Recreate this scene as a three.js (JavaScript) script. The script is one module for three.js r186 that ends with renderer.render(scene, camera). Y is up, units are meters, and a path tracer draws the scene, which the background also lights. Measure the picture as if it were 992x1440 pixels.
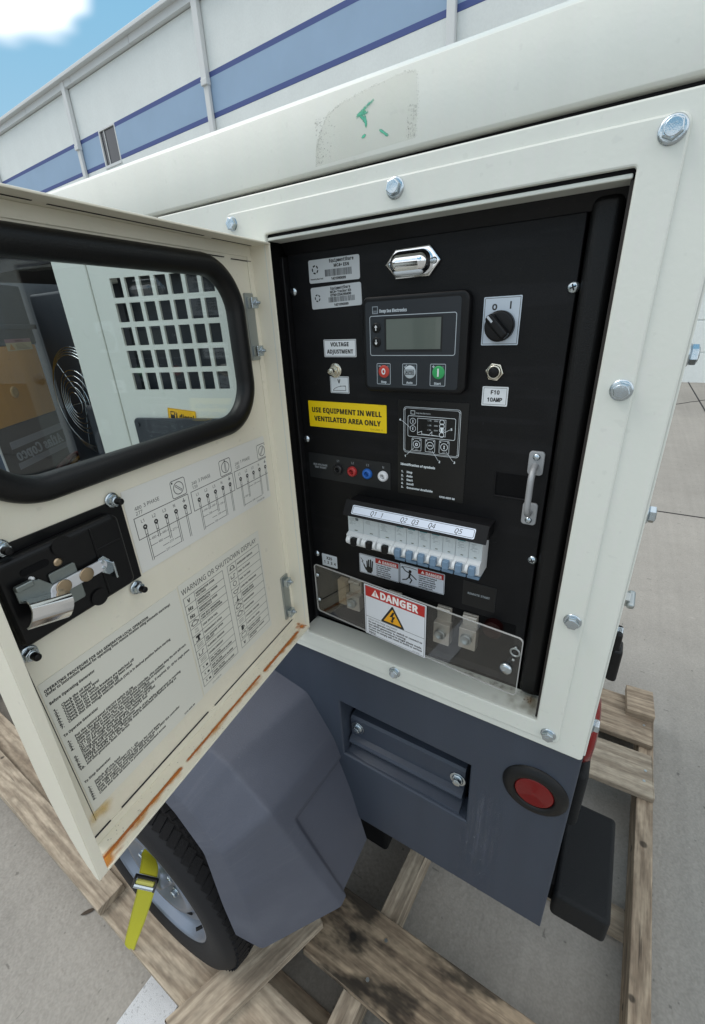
import * as THREE from 'three';
import { RoundedBoxGeometry } from 'three/addons/geometries/RoundedBoxGeometry.js';
import { mergeGeometries, toCreasedNormals, mergeVertices } from 'three/addons/utils/BufferGeometryUtils.js';

// ───────── camera, sky, sun, exposure
const scene = new THREE.Scene();
const camera = new THREE.PerspectiveCamera(99.87, 705 / 1024, 0.02, 600);
camera.position.set(-0.03745, 1.48056, 0.47376);
camera.rotation.set(-0.4184, 0.5676, -0.0477, 'YXZ');
scene.add(camera);
const renderer = new THREE.WebGLRenderer();
renderer.toneMapping = THREE.LinearToneMapping;
renderer.toneMappingExposure = 0.89;
renderer.shadowMap.enabled = true;
const sun = new THREE.DirectionalLight(new THREE.Color(1, 0.94, 0.88), 1.4);
sun.position.set(-5.5, 7.8, 2.0);
sun.castShadow = true; sun.shadow.radius = 50;
Object.assign(sun.shadow.camera, { left: -8, right: 8, top: 8, bottom: -8, near: 0.1, far: 30 });
sun.shadow.mapSize.set(2048, 2048);
scene.add(sun, sun.target);

// seeded noise
function rng(seed) { let s = seed >>> 0; return () => { s = (s + 0x6d2b79f5) | 0; let t = Math.imul(s ^ (s >>> 15), 1 | s); t = (t + Math.imul(t ^ (t >>> 7), 61 | t)) ^ t; return ((t ^ (t >>> 14)) >>> 0) / 4294967296; }; }
function lattice(seed, n = 256) { const r = rng(seed), a = new Float32Array(n * n); for (let i = 0; i < a.length; i++) a[i] = r(); return a; }
const LAT = [lattice(1), lattice(2), lattice(3), lattice(4)];
function vnoise(x, y, px, py, L) {           // periodic value noise
  const xi = Math.floor(x), yi = Math.floor(y), fx = x - xi, fy = y - yi;
  const u = fx * fx * (3 - 2 * fx), v = fy * fy * (3 - 2 * fy);
  const x0 = ((xi % px) + px) % px, x1 = (x0 + 1) % px, y0 = ((yi % py) + py) % py, y1 = (y0 + 1) % py;
  const a = L[y0 * 256 + x0], b = L[y0 * 256 + x1], c = L[y1 * 256 + x0], d = L[y1 * 256 + x1];
  return a + (b - a) * u + (c - a + (a - b - c + d) * u) * v;
}
function fbm(u, v, fx, fy, oct, k = 0, gain = 0.5) { // u,v in 0..1, periodic
  let s = 0, a = 1, n = 0;
  for (let o = 0; o < oct; o++) { const px = Math.min(256, fx << o), py = Math.min(256, fy << o); s += a * vnoise(u * px, v * py, px, py, LAT[(k + o) & 3]); n += a; a *= gain; }
  return s / n;
}
const smooth = (a, b, x) => { const t = Math.min(1, Math.max(0, (x - a) / (b - a))); return t * t * (3 - 2 * t); };
const toByte = (l) => Math.max(0, Math.min(255, Math.round(255 * (l <= 0.0031308 ? 12.92 * l : 1.055 * Math.pow(l, 1 / 2.4) - 0.055))));

// sky: broken white cloud over clear blue
{
  const W = 2048, Hh = 1024, d = new Float32Array(W * Hh * 4);
  for (let j = 0; j < Hh; j++) {
    const el = ((j + 0.5) / Hh - 0.5) * Math.PI;
    for (let i = 0; i < W; i++) {
      const u = (i + 0.5) / W, k = (j * W + i) * 4;
      const e = Math.max(0, Math.sin(el));
      const hz = Math.exp(-e * 4.2);
      let r = 0.19 + 0.62 * hz, g = 0.54 + 0.40 * hz, b = 0.84 + 0.15 * hz;
      const p = Math.max(0.16, e);                       // clouds on a flat layer, squeezed towards the horizon
      const az = (u - 0.5) * 2 * Math.PI, cx = Math.cos(az) / p, cz = Math.sin(az) / p;
      let n = fbm(cx * 0.045 + 0.592, cz * 0.045 + 0.728, 8, 8, 7, 1, 0.55) + 0.15 * (fbm(cx * 0.045 + 0.1, cz * 0.045 + 0.7, 100, 100, 5, 2, 0.62) - 0.5);
      const c = smooth(0.425, 0.52, n) * smooth(-0.02, 0.12, e);
      const dens = smooth(0.5, 0.72, n);
      const cl = 1.70 - 0.42 * dens;
      r += (cl * 0.97 - r) * c; g += (cl * 1.0 - g) * c; b += (cl * 1.03 - b) * c;
      if (el < 0) { r = 0.3; g = 0.3; b = 0.29; }
      d[k] = r; d[k + 1] = g; d[k + 2] = b; d[k + 3] = 1;
    }
  }
  const t = new THREE.DataTexture(d, W, Hh, THREE.RGBAFormat, THREE.FloatType);
  t.mapping = THREE.EquirectangularReflectionMapping; t.magFilter = THREE.LinearFilter; t.minFilter = THREE.LinearFilter; t.needsUpdate = true;
  scene.background = t; scene.environment = t;
}

// ───────── textures and materials
function tex(W, Hh, fn, { srgb = true, rep = [1, 1] } = {}) {  // fn(u, v) -> [r,g,b] linear, or a height
  const d = new Uint8Array(W * Hh * 4);
  for (let j = 0; j < Hh; j++) for (let i = 0; i < W; i++) {
    const c = fn((i + 0.5) / W, (j + 0.5) / Hh, i, j), k = (j * W + i) * 4;
    if (srgb) { d[k] = toByte(c[0]); d[k + 1] = toByte(c[1]); d[k + 2] = toByte(c[2]); } else d[k] = d[k + 1] = d[k + 2] = Math.max(0, Math.min(255, c * 255));
    d[k + 3] = 255;
  }
  const t = new THREE.DataTexture(d, W, Hh); t.magFilter = THREE.LinearFilter; t.minFilter = THREE.LinearMipmapLinearFilter; t.generateMipmaps = true;
  t.wrapS = t.wrapT = THREE.RepeatWrapping; t.repeat.set(...rep);
  if (srgb) t.colorSpace = THREE.SRGBColorSpace;
  t.needsUpdate = true; return t;
}
const std = (o) => new THREE.MeshStandardMaterial(o);
const dull = (o, sp) => new THREE.MeshPhysicalMaterial({ specularIntensity: sp, ...o });
const col = (r, g, b) => new THREE.Color().setRGB(r, g, b);
const grit = tex(512, 512, (u, v) => 0.6 * vnoise(u * 256, v * 256, 256, 256, LAT[0]) + 0.4 * vnoise(u * 128, v * 128, 128, 128, LAT[1]), { srgb: false, rep: [8, 8] });      // 0.125 m tile
const peel = tex(512, 512, (u, v) => fbm(u, v, 48, 48, 3, 2, 0.5), { srgb: false, rep: [6, 6] });
function paintTex(base, amp, seed, dirt) {
  return tex(1024, 1024, (u, v) => {
    const n = fbm(u + seed * 0.37, v, 3, 3, 6, seed, 0.55) - 0.5, s = fbm(u * 1 + 0.3, v, 40, 3, 3, seed + 1) - 0.5;
    const f = 1 + amp * n + amp * 0.5 * s; const sp = fbm(u, v, 120, 120, 2, seed + 2) > 0.86 ? 1 - dirt : 1;
    return [base[0] * f * sp, base[1] * f * sp * (1 - Math.max(0, -n) * 0.03), base[2] * f * sp * (1 - Math.max(0, -n) * 0.10)];
  }, { rep: [1, 1] });
}
const mCream = new THREE.MeshPhysicalMaterial({ clearcoat: 0.35, clearcoatRoughness: 0.22, map: paintTex([0.68, 0.70, 0.645], 0.10, 1, 0.05), roughness: 0.42, bumpMap: peel, bumpScale: 0.00012 });
const mCreamDoor = new THREE.MeshPhysicalMaterial({ clearcoat: 0.3, clearcoatRoughness: 0.25, map: paintTex([0.76, 0.725, 0.605], 0.10, 2, 0.08), roughness: 0.42, bumpMap: peel, bumpScale: 0.00015 });
const mBlue = std({ map: paintTex([0.033, 0.043, 0.063], 0.30, 3, 0.0), roughness: 0.52, bumpMap: grit, bumpScale: 0.00025 });
const mFender = std({ map: tex(1024, 1024, (u, v) => { const n = fbm(u, v, 4, 4, 6, 2, 0.6), sc = smooth(0.60, 0.74, fbm(u, v, 160, 7, 3, 1)) * smooth(0.45, 0.62, fbm(u, v, 5, 5, 3, 3)), sp = vnoise(u * 250, v * 250, 250, 250, LAT[2]) > 0.975 ? 0.06 : 0; const f = 0.86 + 0.32 * n, k = 0.008 * sc + 0.012 * smooth(0.5, 0.75, n) + sp * 0.5; return [0.072 * f + k, 0.080 * f + k, 0.107 * f + k * 0.95]; }), roughness: 0.6, bumpMap: grit, bumpScale: 0.0005 });
const mPanel = dull({ map: tex(1024, 1024, (u, v) => { const a = fbm(u, v, 5, 5, 6, 1, 0.6), sc = smooth(0.62, 0.8, fbm(u, v, 6, 90, 3, 2)), d = vnoise(u * 240, v * 240, 240, 240, LAT[1]) > 0.985 ? 0.012 : 0; const f = 0.0050 + 0.0045 * smooth(0.4, 0.7, a) + 0.003 * sc + d; return [f, f, f * 1.12]; }), roughness: 0.5, bumpMap: grit, bumpScale: 0.00012 }, 0.45);
const mBlack = dull({ color: col(0.005, 0.005, 0.0055), roughness: 0.36 }, 0.55);
const mMatte = dull({ color: col(0.004, 0.004, 0.0045), roughness: 0.8 }, 0.3);
const mRubber = dull({ color: col(0.006, 0.006, 0.0062), roughness: 0.42, bumpMap: grit, bumpScale: 0.0002 }, 0.6);
const mTyre = dull({ color: col(0.013, 0.013, 0.0145), roughness: 0.7, bumpMap: grit, bumpScale: 0.0004 }, 0.5);
const mTread = dull({ color: col(0.010, 0.010, 0.011), roughness: 0.8, bumpMap: grit, bumpScale: 0.0006 }, 0.4);
const mBumper = dull({ color: col(0.009, 0.010, 0.011), roughness: 0.62, bumpMap: grit, bumpScale: 0.0007 }, 0.5);
const mZinc = std({ color: col(0.50, 0.56, 0.60), metalness: 1, roughness: 0.2, bumpMap: grit, bumpScale: 0.00006 });
const mZincDull = std({ color: col(0.42, 0.45, 0.45), metalness: 1, roughness: 0.42, bumpMap: grit, bumpScale: 0.0001 });
const mChrome = std({ color: col(0.85, 0.86, 0.88), metalness: 1, roughness: 0.09 });
const mBrass = std({ color: col(0.44, 0.34, 0.23), metalness: 1, roughness: 0.3 });
const mGalv = std({ color: col(0.26, 0.29, 0.28), metalness: 0.9, roughness: 0.45, bumpMap: grit, bumpScale: 0.0001 });
const mNickel = std({ color: col(0.70, 0.66, 0.56), metalness: 1, roughness: 0.25 });
const mHandle = std({ color: col(0.36, 0.37, 0.38), metalness: 0.3, roughness: 0.5 });
const mRim = std({ color: col(0.19, 0.225, 0.285), metalness: 0.6, roughness: 0.32 });
const mWhitePl = std({ color: col(0.72, 0.74, 0.75), roughness: 0.45 });
const mGreyPl = std({ color: col(0.46, 0.50, 0.54), roughness: 0.45 });
const mBluePl = std({ color: col(0.16, 0.25, 0.36), roughness: 0.4 });
const mRed = dull({ color: col(0.17, 0.006, 0.006), roughness: 0.14 }, 0.7);
const mRedDark = dull({ color: col(0.018, 0.003, 0.003), roughness: 0.2 }, 0.5);
const mRust = std({ color: col(0.36, 0.115, 0.025), roughness: 0.9, bumpMap: grit, bumpScale: 0.0006 });
const mGap = std({ color: col(0.012, 0.011, 0.014), roughness: 0.9 });
const mGlass = new THREE.MeshPhysicalMaterial({ color: col(0.86, 0.90, 0.90), roughness: 0.0, transmission: 1, thickness: 0, ior: 1.5 });
const mAcrylic = new THREE.MeshPhysicalMaterial({ color: col(0.90, 0.90, 0.89), roughness: 0.02, transmission: 1, thickness: 0, ior: 1.49 });
const mEdge = new THREE.MeshPhysicalMaterial({ color: col(0.75, 0.75, 0.74), roughness: 0.3, transmission: 0.5, thickness: 0 });
const mYellowWeb = std({ map: tex(256, 256, (u, v) => { const w = 0.82 + 0.18 * Math.sin(u * Math.PI * 2 * 24) * Math.sin(v * Math.PI * 2 * 48), e = Math.abs(u - 0.5) > 0.42 ? 0.8 : 1; return [0.60 * w * e, 0.58 * w * e, 0.02 * w]; }), roughness: 0.75 });
const mLens = std({ color: col(0.68, 0.72, 0.76), roughness: 0.25 });
const mDarkBay = std({ color: col(0.030, 0.036, 0.046), roughness: 0.6, bumpMap: grit, bumpScale: 0.0004 });
const mOrange = std({ map: paintTex([0.62, 0.30, 0.04], 0.3, 2, 0.2), roughness: 0.45 });
const mCharcoal = std({ color: col(0.030, 0.036, 0.045), roughness: 0.5 });

function woodTex(seed, light, dark, stain) {
  const r = rng(seed * 77 + 5), knots = [];
  for (let i = 0; i < 7; i++) knots.push([r(), r(), 0.006 + 0.008 * r()]);
  return [tex(1024, 256, (u, v) => {                   // 1.6 m x 0.4 m
    let vv = v + 0.02 * (fbm(u, v, 2, 2, 4, seed) - 0.5), kd = 0;
    for (const k of knots) { let du = Math.abs(u - k[0]); du = Math.min(du, 1 - du); const dv = v - k[1], q = Math.hypot(du * 1.6, dv * 0.4) / k[2]; vv += 0.02 * dv / (0.03 + Math.abs(dv)) * Math.exp(-q * 0.7); kd = Math.max(kd, 1 - smooth(0.6, 1.2, q)); }
    const fine = fbm(u, vv, 40, 220, 3, seed + 1, 0.6), mid = fbm(u, vv, 8, 40, 5, seed, 0.62), wav = fbm(u, v, 3, 6, 4, seed + 2), ring = 0.5 + 0.5 * Math.sin(vv * 70 + 30 * wav);
    let t = smooth(0.25, 0.75, 0.34 * fine + 0.40 * mid + 0.26 * ring);
    const big = fbm(u, v, 5, 4, 5, seed + 3, 0.6), rough = fbm(u, v, 90, 50, 3, seed + 2, 0.7) - 0.5, crack = smooth(0.80, 0.9, fbm(u, vv, 10, 90, 3, seed + 3, 0.5));
    const st = stain * smooth(0.42, 0.60, big * 0.55 + 0.45 * fbm(u, v, 22, 12, 5, seed + 1, 0.65));
    const m = [0, 1, 2].map((i) => (dark[i] + (light[i] - dark[i]) * t) * (0.72 + 0.56 * big + 0.5 * rough) * (1 - 0.85 * st) * (1 - 0.75 * kd) * (1 - 0.6 * crack));
    return m;
  }), tex(1024, 256, (u, v) => 0.5 * fbm(u, v, 4, 90, 4, seed, 0.6) + 0.5 * fbm(u, v, 40, 128, 2, seed + 1), { srgb: false })];
}
function woodMat(...a) { const [m, b] = woodTex(...a); return std({ map: m, bumpMap: b, bumpScale: 0.0016, roughness: 0.9 }); }
const WOODS = [
  woodMat(1, [0.45, 0.36, 0.26], [0.24, 0.18, 0.125], 0.3),
  woodMat(2, [0.47, 0.40, 0.305], [0.26, 0.21, 0.155], 0.2),
  woodMat(3, [0.34, 0.265, 0.18], [0.15, 0.11, 0.075], 1.0),
];
const mGround = std({
  map: tex(2048, 2048, (u, v, i, j) => {               // 4 m tile
    const a = fbm(u, v, 4, 4, 6, 0, 0.55), b = fbm(u, v, 64, 64, 3, 2, 0.6), c = vnoise(i / 1.6, j / 1.6, 256, 256, LAT[3]), s = fbm(u, v, 3, 30, 3, 1);
    const br = fbm(u, v, 160, 4, 3, 2) - 0.5; let f = 0.78 + 0.30 * a + 0.10 * (b - 0.5) + 0.22 * (c - 0.5) + 0.12 * br + 0.12 * (s - 0.5) * smooth(0.4, 0.6, a);
    const pit = vnoise(u * 250, v * 250, 250, 250, LAT[2]); if (pit > 0.965) f *= 0.6; if (pit < 0.02) f *= 1.22;
    return [0.295 * f, 0.280 * f, 0.252 * f];
  }), roughness: 0.9, bumpMap: tex(1024, 1024, (u, v) => 0.5 * fbm(u, v, 128, 128, 2, 1) + 0.5 * vnoise(u * 256, v * 256, 256, 256, LAT[2]), { srgb: false, rep: [2, 2] }), bumpScale: 0.0016,
});
const mWall = std({ map: tex(1024, 1024, (u, v) => { const n = 0.93 + 0.1 * fbm(u, v, 6, 6, 5, 2) + 0.06 * (fbm(u, v, 128, 128, 2, 0) - 0.5); return [0.76 * n, 0.80 * n, 0.785 * n]; }, { rep: [0.25, 0.25] }), roughness: 0.85, bumpMap: grit, bumpScale: 0.003 });
const mBand = std({ map: tex(512, 512, (u, v) => { const n = 0.93 + 0.12 * fbm(u, v, 6, 6, 5, 1); return [0.29 * n, 0.41 * n, 0.56 * n]; }, { rep: [0.25, 0.25] }), roughness: 0.8 });
const mStripe = std({ color: col(0.055, 0.085, 0.25), roughness: 0.7 });
const mTrim = std({ color: col(0.62, 0.64, 0.64), roughness: 0.55 });
const mWinGlass = std({ color: col(0.035, 0.04, 0.05), roughness: 0.12 });

// ───────── geometry helpers
function uvm(g) {                                       // uv in metres, by dominant axis
  g = g.index ? g.toNonIndexed() : g;
  const p = g.attributes.position, n = g.attributes.normal, uv = new Float32Array(p.count * 2);
  for (let i = 0; i < p.count; i += 3) {
    let ax = 0, ay = 0, az = 0; for (let k = 0; k < 3; k++) { ax += Math.abs(n.getX(i + k)); ay += Math.abs(n.getY(i + k)); az += Math.abs(n.getZ(i + k)); }
    for (let k = 0; k < 3; k++) {
      const x = p.getX(i + k), y = p.getY(i + k), z = p.getZ(i + k);
      const [a, b] = az >= ax && az >= ay ? [x, y] : ay >= ax ? [x, z] : [z, y];
      uv[(i + k) * 2] = a; uv[(i + k) * 2 + 1] = b;
    }
  }
  g.setAttribute('uv', new THREE.BufferAttribute(uv, 2)); return g;
}
const clean = (g) => { g = g.index ? g.toNonIndexed() : g; for (const k of Object.keys(g.attributes)) if (!['position', 'normal', 'uv'].includes(k)) g.deleteAttribute(k); return g; };
const join = (list) => (list.length === 1 ? list[0] : mergeGeometries(list.map(clean)));
const bx = (x0, x1, y0, y1, z0, z1, r = 0) => {
  const w = x1 - x0, h = y1 - y0, d = z1 - z0;
  const g = r ? new RoundedBoxGeometry(w, h, d, 2, Math.min(r, w / 2.01, h / 2.01, d / 2.01)) : new THREE.BoxGeometry(w, h, d);
  return uvm(g.translate((x0 + x1) / 2, (y0 + y1) / 2, (z0 + z1) / 2));
};
const NUM = {};
function numbered(n) { const k = (NUM[n] = (NUM[n] ?? -1) + 1); return k ? `${n}_${String(k).padStart(3, '0')}` : n; }
function M(name, geo, mat, parent, label) {
  const m = new THREE.Mesh(Array.isArray(geo) ? join(geo) : geo, mat); m.name = numbered(name); m.castShadow = m.receiveShadow = true;
  if (label) m.userData.label = label; parent.add(m); return m;
}
function G(name, parent, label) { const g = new THREE.Group(); g.name = numbered(name); if (label) g.userData.label = label; parent.add(g); return g; }
function thing(name, label, category, group) { const g = G(name, scene, label); g.userData.category = category; if (group) g.userData.group = group; return g; }
function structure(name, geo, mat, label) { const m = M(name, geo, mat, scene, label); m.userData.kind = 'structure'; return m; }
function shapeOf(pts) { const s = new THREE.Shape(); pts.forEach((p, i) => (i ? s.lineTo(p[0], p[1]) : s.moveTo(p[0], p[1]))); s.closePath(); return s; }
function rr(x0, x1, y0, y1, r, Path = THREE.Shape) {
  const s = new Path(); s.moveTo(x0 + r, y0); s.lineTo(x1 - r, y0); s.absarc(x1 - r, y0 + r, r, -Math.PI / 2, 0); s.lineTo(x1, y1 - r); s.absarc(x1 - r, y1 - r, r, 0, Math.PI / 2);
  s.lineTo(x0 + r, y1); s.absarc(x0 + r, y1 - r, r, Math.PI / 2, Math.PI); s.lineTo(x0, y0 + r); s.absarc(x0 + r, y0 + r, r, Math.PI, Math.PI * 1.5); return s;
}
function ext(shape, z0, z1, bevel = 0, seg = 12, bs = 2) {
  const g = new THREE.ExtrudeGeometry(shape, { depth: z1 - z0 - 2 * bevel, bevelEnabled: bevel > 0, bevelThickness: bevel, bevelSize: bevel, bevelOffset: -bevel, bevelSegments: bs, curveSegments: seg });
  return uvm(g.translate(0, 0, z0 + bevel));
}
const cyl = (r0, r1, h, n, x, y, z, axis = 'z') => { const g = new THREE.CylinderGeometry(r1, r0, h, n); if (axis === 'z') g.rotateX(Math.PI / 2); if (axis === 'x') g.rotateZ(-Math.PI / 2); return uvm(g.translate(x, y, z)); };
const lathe = (pts, n = 32) => { const g = new THREE.LatheGeometry(pts.map((p) => new THREE.Vector2(p[0], p[1])), n); g.rotateX(Math.PI / 2); return g; };  // axis +z
const tube = (pts, r, n = 24, rad = 8) => uvm(new THREE.TubeGeometry(new THREE.CatmullRomCurve3(pts.map((p) => new THREE.Vector3(...p)), false, 'centripetal'), n, r, rad));

// printed sheets: canvas drawn in millimetres, y down
function print(wmm, hmm, ppmm, draw, bg) {
  const c = document.createElement('canvas'); c.width = Math.round(wmm * ppmm); c.height = Math.round(hmm * ppmm);
  const x = c.getContext('2d'); if (bg) { x.fillStyle = bg; x.fillRect(0, 0, c.width, c.height); }
  x.scale(ppmm, ppmm); draw(x, wmm, hmm);
  const t = new THREE.CanvasTexture(c); t.colorSpace = THREE.SRGBColorSpace; t.magFilter = THREE.LinearFilter; t.minFilter = THREE.LinearMipmapLinearFilter; t.anisotropy = 8; return t;
}
function sheet(name, t, [x0, x1, y0, y1], z, parent, { r = 0.001, th = 0.0004, rough = 0.4, label, alpha = false, rot = 0 } = {}) {
  const w = x1 - x0, h = y1 - y0, g = ext(rr(-w / 2, w / 2, -h / 2, h / 2, Math.max(r, 0.0002)), 0, th), p = g.attributes.position, uv = g.attributes.uv;
  for (let i = 0; i < p.count; i++) uv.setXY(i, p.getX(i) / w + 0.5, p.getY(i) / h + 0.5);
  const mat = std({ map: t, roughness: rough, transparent: alpha });
  const m = M(name, g, mat, parent, label); m.position.set((x0 + x1) / 2, (y0 + y1) / 2, z); m.rotation.z = rot; return m;
}
const txt = (c, s, x, y, size, { f = 'sans-serif', b = false, al = 'left', fill = '#111', max, it = false } = {}) => { c.font = `${it ? 'italic ' : ''}${b ? 'bold ' : ''}${size}px ${f}`; c.textAlign = al; c.textBaseline = 'middle'; c.fillStyle = fill; if (b) { c.strokeStyle = fill; c.lineWidth = size * 0.055; c.lineJoin = 'round'; max ? c.strokeText(s, x, y, max) : c.strokeText(s, x, y); } max ? c.fillText(s, x, y, max) : c.fillText(s, x, y); };
const frameRect = (c, x, y, w, h, lw, st = '#111', r = 0) => { c.lineWidth = lw; c.strokeStyle = st; c.beginPath(); c.roundRect(x, y, w, h, r); c.stroke(); };
const ln = (c, st, lw, ...p) => { c.strokeStyle = st; c.lineWidth = lw; c.beginPath(); for (let i = 0; i < p.length; i += 2) i ? c.lineTo(p[i], p[i + 1]) : c.moveTo(p[i], p[i + 1]); c.stroke(); };

// fasteners, axis +z, seated on z = 0
function hexHead(r, h, n = 6) { const s = new THREE.Shape(); for (let i = 0; i < n; i++) { const a = (i / n) * 2 * Math.PI + 0.4; i ? s.lineTo(r * Math.cos(a), r * Math.sin(a)) : s.moveTo(r * Math.cos(a), r * Math.sin(a)); } s.closePath(); return ext(s, 0, h, r * 0.1, 4, 2); }
const boltGeo = join([uvm(lathe([[0, 0], [0.0118, 0], [0.0118, 0.0012], [0.0096, 0.003], [0, 0.003]], 28)), hexHead(0.0092, 0.0062).translate(0, 0, 0.0028), uvm(lathe([[0.0072, 0.009], [0.0066, 0.0096], [0, 0.0096]], 24)),
  ...[-1, 0, 1].map((k) => bx(-0.0034 + k * 0.0028, -0.0022 + k * 0.0028, -0.0028, 0.0004, 0.0094, 0.00985)), bx(-0.003, 0.003, 0.0018, 0.0027, 0.0094, 0.00985)]);
const washerBoltGeo = join([uvm(lathe([[0, 0], [0.0165, 0], [0.0165, 0.0016], [0.0158, 0.002], [0, 0.002]], 32)), boltGeo.clone().translate(0, 0, 0.002)]);
const screwGeo = join([uvm(lathe([[0.0058, 0], [0.0058, 0.0008], [0.0046, 0.0026], [0.0022, 0.0036], [0, 0.0038]], 24))]);
const crossGeo = join([bx(-0.003, 0.003, -0.0007, 0.0007, 0.0026, 0.0040), bx(-0.0007, 0.0007, -0.003, 0.003, 0.0026, 0.0040)]);
const nutGeo = join([uvm(lathe([[0, 0], [0.0088, 0], [0.0088, 0.001], [0.0072, 0.0022], [0, 0.0022]], 24)), hexHead(0.0070, 0.0058).translate(0, 0, 0.002), uvm(lathe([[0.0052, 0.0078], [0.0048, 0.0088], [0.003, 0.0088]], 20))]);
const studGeo = uvm(lathe([[0.0031, 0.006], [0.0031, 0.0128], [0.0024, 0.0138], [0, 0.0138]], 16));
function put(name, geo, mat, parent, x, y, z, rz = 0, extra) { const m = M(name, geo, mat, parent); m.position.set(x, y, z); m.rotation.z = rz; if (extra) extra(m); return m; }

// ═════════ SETTING
{
  const g = new THREE.PlaneGeometry(400, 400); g.rotateX(-Math.PI / 2); const uv = g.attributes.uv; for (let i = 0; i < uv.count; i++) uv.setXY(i, uv.getX(i) * 100, uv.getY(i) * 100);
  structure('ground', g, mGround);
  structure('slab_joint', [bx(-30, 30, 0, 0.004, -3.405, -3.395), bx(1.028, 1.046, 0, 0.0035, -11.4, -3.4), bx(-3.0, -2.99, 0, 0.003, -3.4, 12), bx(-7.0, -6.985, 0, 0.003, -11.4, -3.4)], mGap);
  const cr = rng(9), pts = []; for (let i = 0; i <= 14; i++) pts.push([0.5 + i * 0.07, 0.002, -8.1 - i * 0.085 + 0.05 * (cr() - 0.5)]);
  structure('ground_crack', tube(pts, 0.006, 40, 4), mGap);
  structure('painted_line', bx(-0.79, -0.689, 0.001, 0.004, 0.26, 6), std({ map: tex(512, 512, (u, v) => { const w = fbm(u, v, 110, 110, 3, 1) > 0.27 ? 1 : 0.7; const n = w * (0.86 + 0.2 * fbm(u, v, 10, 10, 4, 2)); return [0.60 * n, 0.62 * n, 0.64 * n]; }, { rep: [2, 2] }), roughness: 0.8, bumpMap: grit, bumpScale: 0.001 }));
}

// ═════════ WAREHOUSE
{
  const B = thing('warehouse', 'long pale warehouse with light blue band under its eaves, behind the generator', 'building');
  B.position.set(0, 0, -11.1); B.rotation.y = -Math.atan(0.05);
  const X0 = -42, X1 = 34, PI = 7.62;
  M('lower_wall', [bx(X0, X1, 1.19, 7.2, -0.4, 0, 0.012), bx(X0, X1, 0.59, 1.17, -0.4, 0, 0.012), bx(X0, X1, -0.1, 0.57, -0.4, 0, 0.012), bx(X0, X1, 0, 7.2, -0.6, -0.02)], mWall, B);
  for (let k = -3; k < 5; k++) {
    const a = -12.12 + k * PI - PI, b = a + PI; if (k === 0) { M('band_panel', [bx(a, -18.32, 7.32, 8.12, -0.4, 0.002)], mBand, B); M('band_panel', [bx(-17.22, b, 7.32, 8.12, -0.4, 0.002)], mBand, B); } else M('band_panel', bx(a, b, 7.32, 8.12, -0.4, 0.002), mBand, B);
    M('upper_wall', bx(a, b, 8.24, 9.72, -0.4, 0), mWall, B);
  }
  for (const [y0, y1] of [[7.2, 7.32], [8.12, 8.24]]) { M('blue_stripe', [bx(X0, -18.32, y0, y1, -0.4, 0.004)], mStripe, B); M('blue_stripe', [bx(-17.22, X1, y0, y1, -0.4, 0.004)], mStripe, B); }
  const w = G('window', B); M('frame', ext((() => { const s = rr(-18.32, -17.22, 7.14, 8.24, 0.01); s.holes.push(rr(-18.26, -17.27, 7.19, 8.20, 0.01, THREE.Path)); return s; })(), -0.2, 0.012), mTrim, w);
  M('mullion', bx(-18.02, -17.99, 7.19, 8.2, -0.04, -0.01), mTrim, w); M('pane', bx(-18.26, -17.27, 7.19, 8.20, -0.06, -0.04), mWinGlass, w); M('sill', bx(-18.32, -17.22, 7.10, 7.14, -0.1, 0.03), mTrim, w);
  M('gutter', [bx(X0, X1, 9.93, 10.04, 0.12, 0.30, 0.02)], mTrim, B);
  for (let x = X0; x < X1; x += 3.81) M('soffit_panel', bx(x + 0.01, x + 3.8, 9.74, 9.93, -0.4, 0.14), mTrim, B);
  M('roof', bx(X0, X1, 10.0, 10.08, -14, 0.22), mTrim, B);
  for (let k = -3; k < 5; k++) { const x = -12.12 + k * PI; const d = G('downspout', B); M('pipe', [bx(x - 0.12, x + 0.12, 8.05, 9.95, 0.02, 0.17, 0.02), bx(x - 0.10, x + 0.10, 0.1, 7.95, 0.02, 0.13, 0.02)], mTrim, d); M('collar', bx(x - 0.13, x + 0.13, 7.93, 8.08, 0.02, 0.19, 0.02), mTrim, d); }
}

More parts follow.
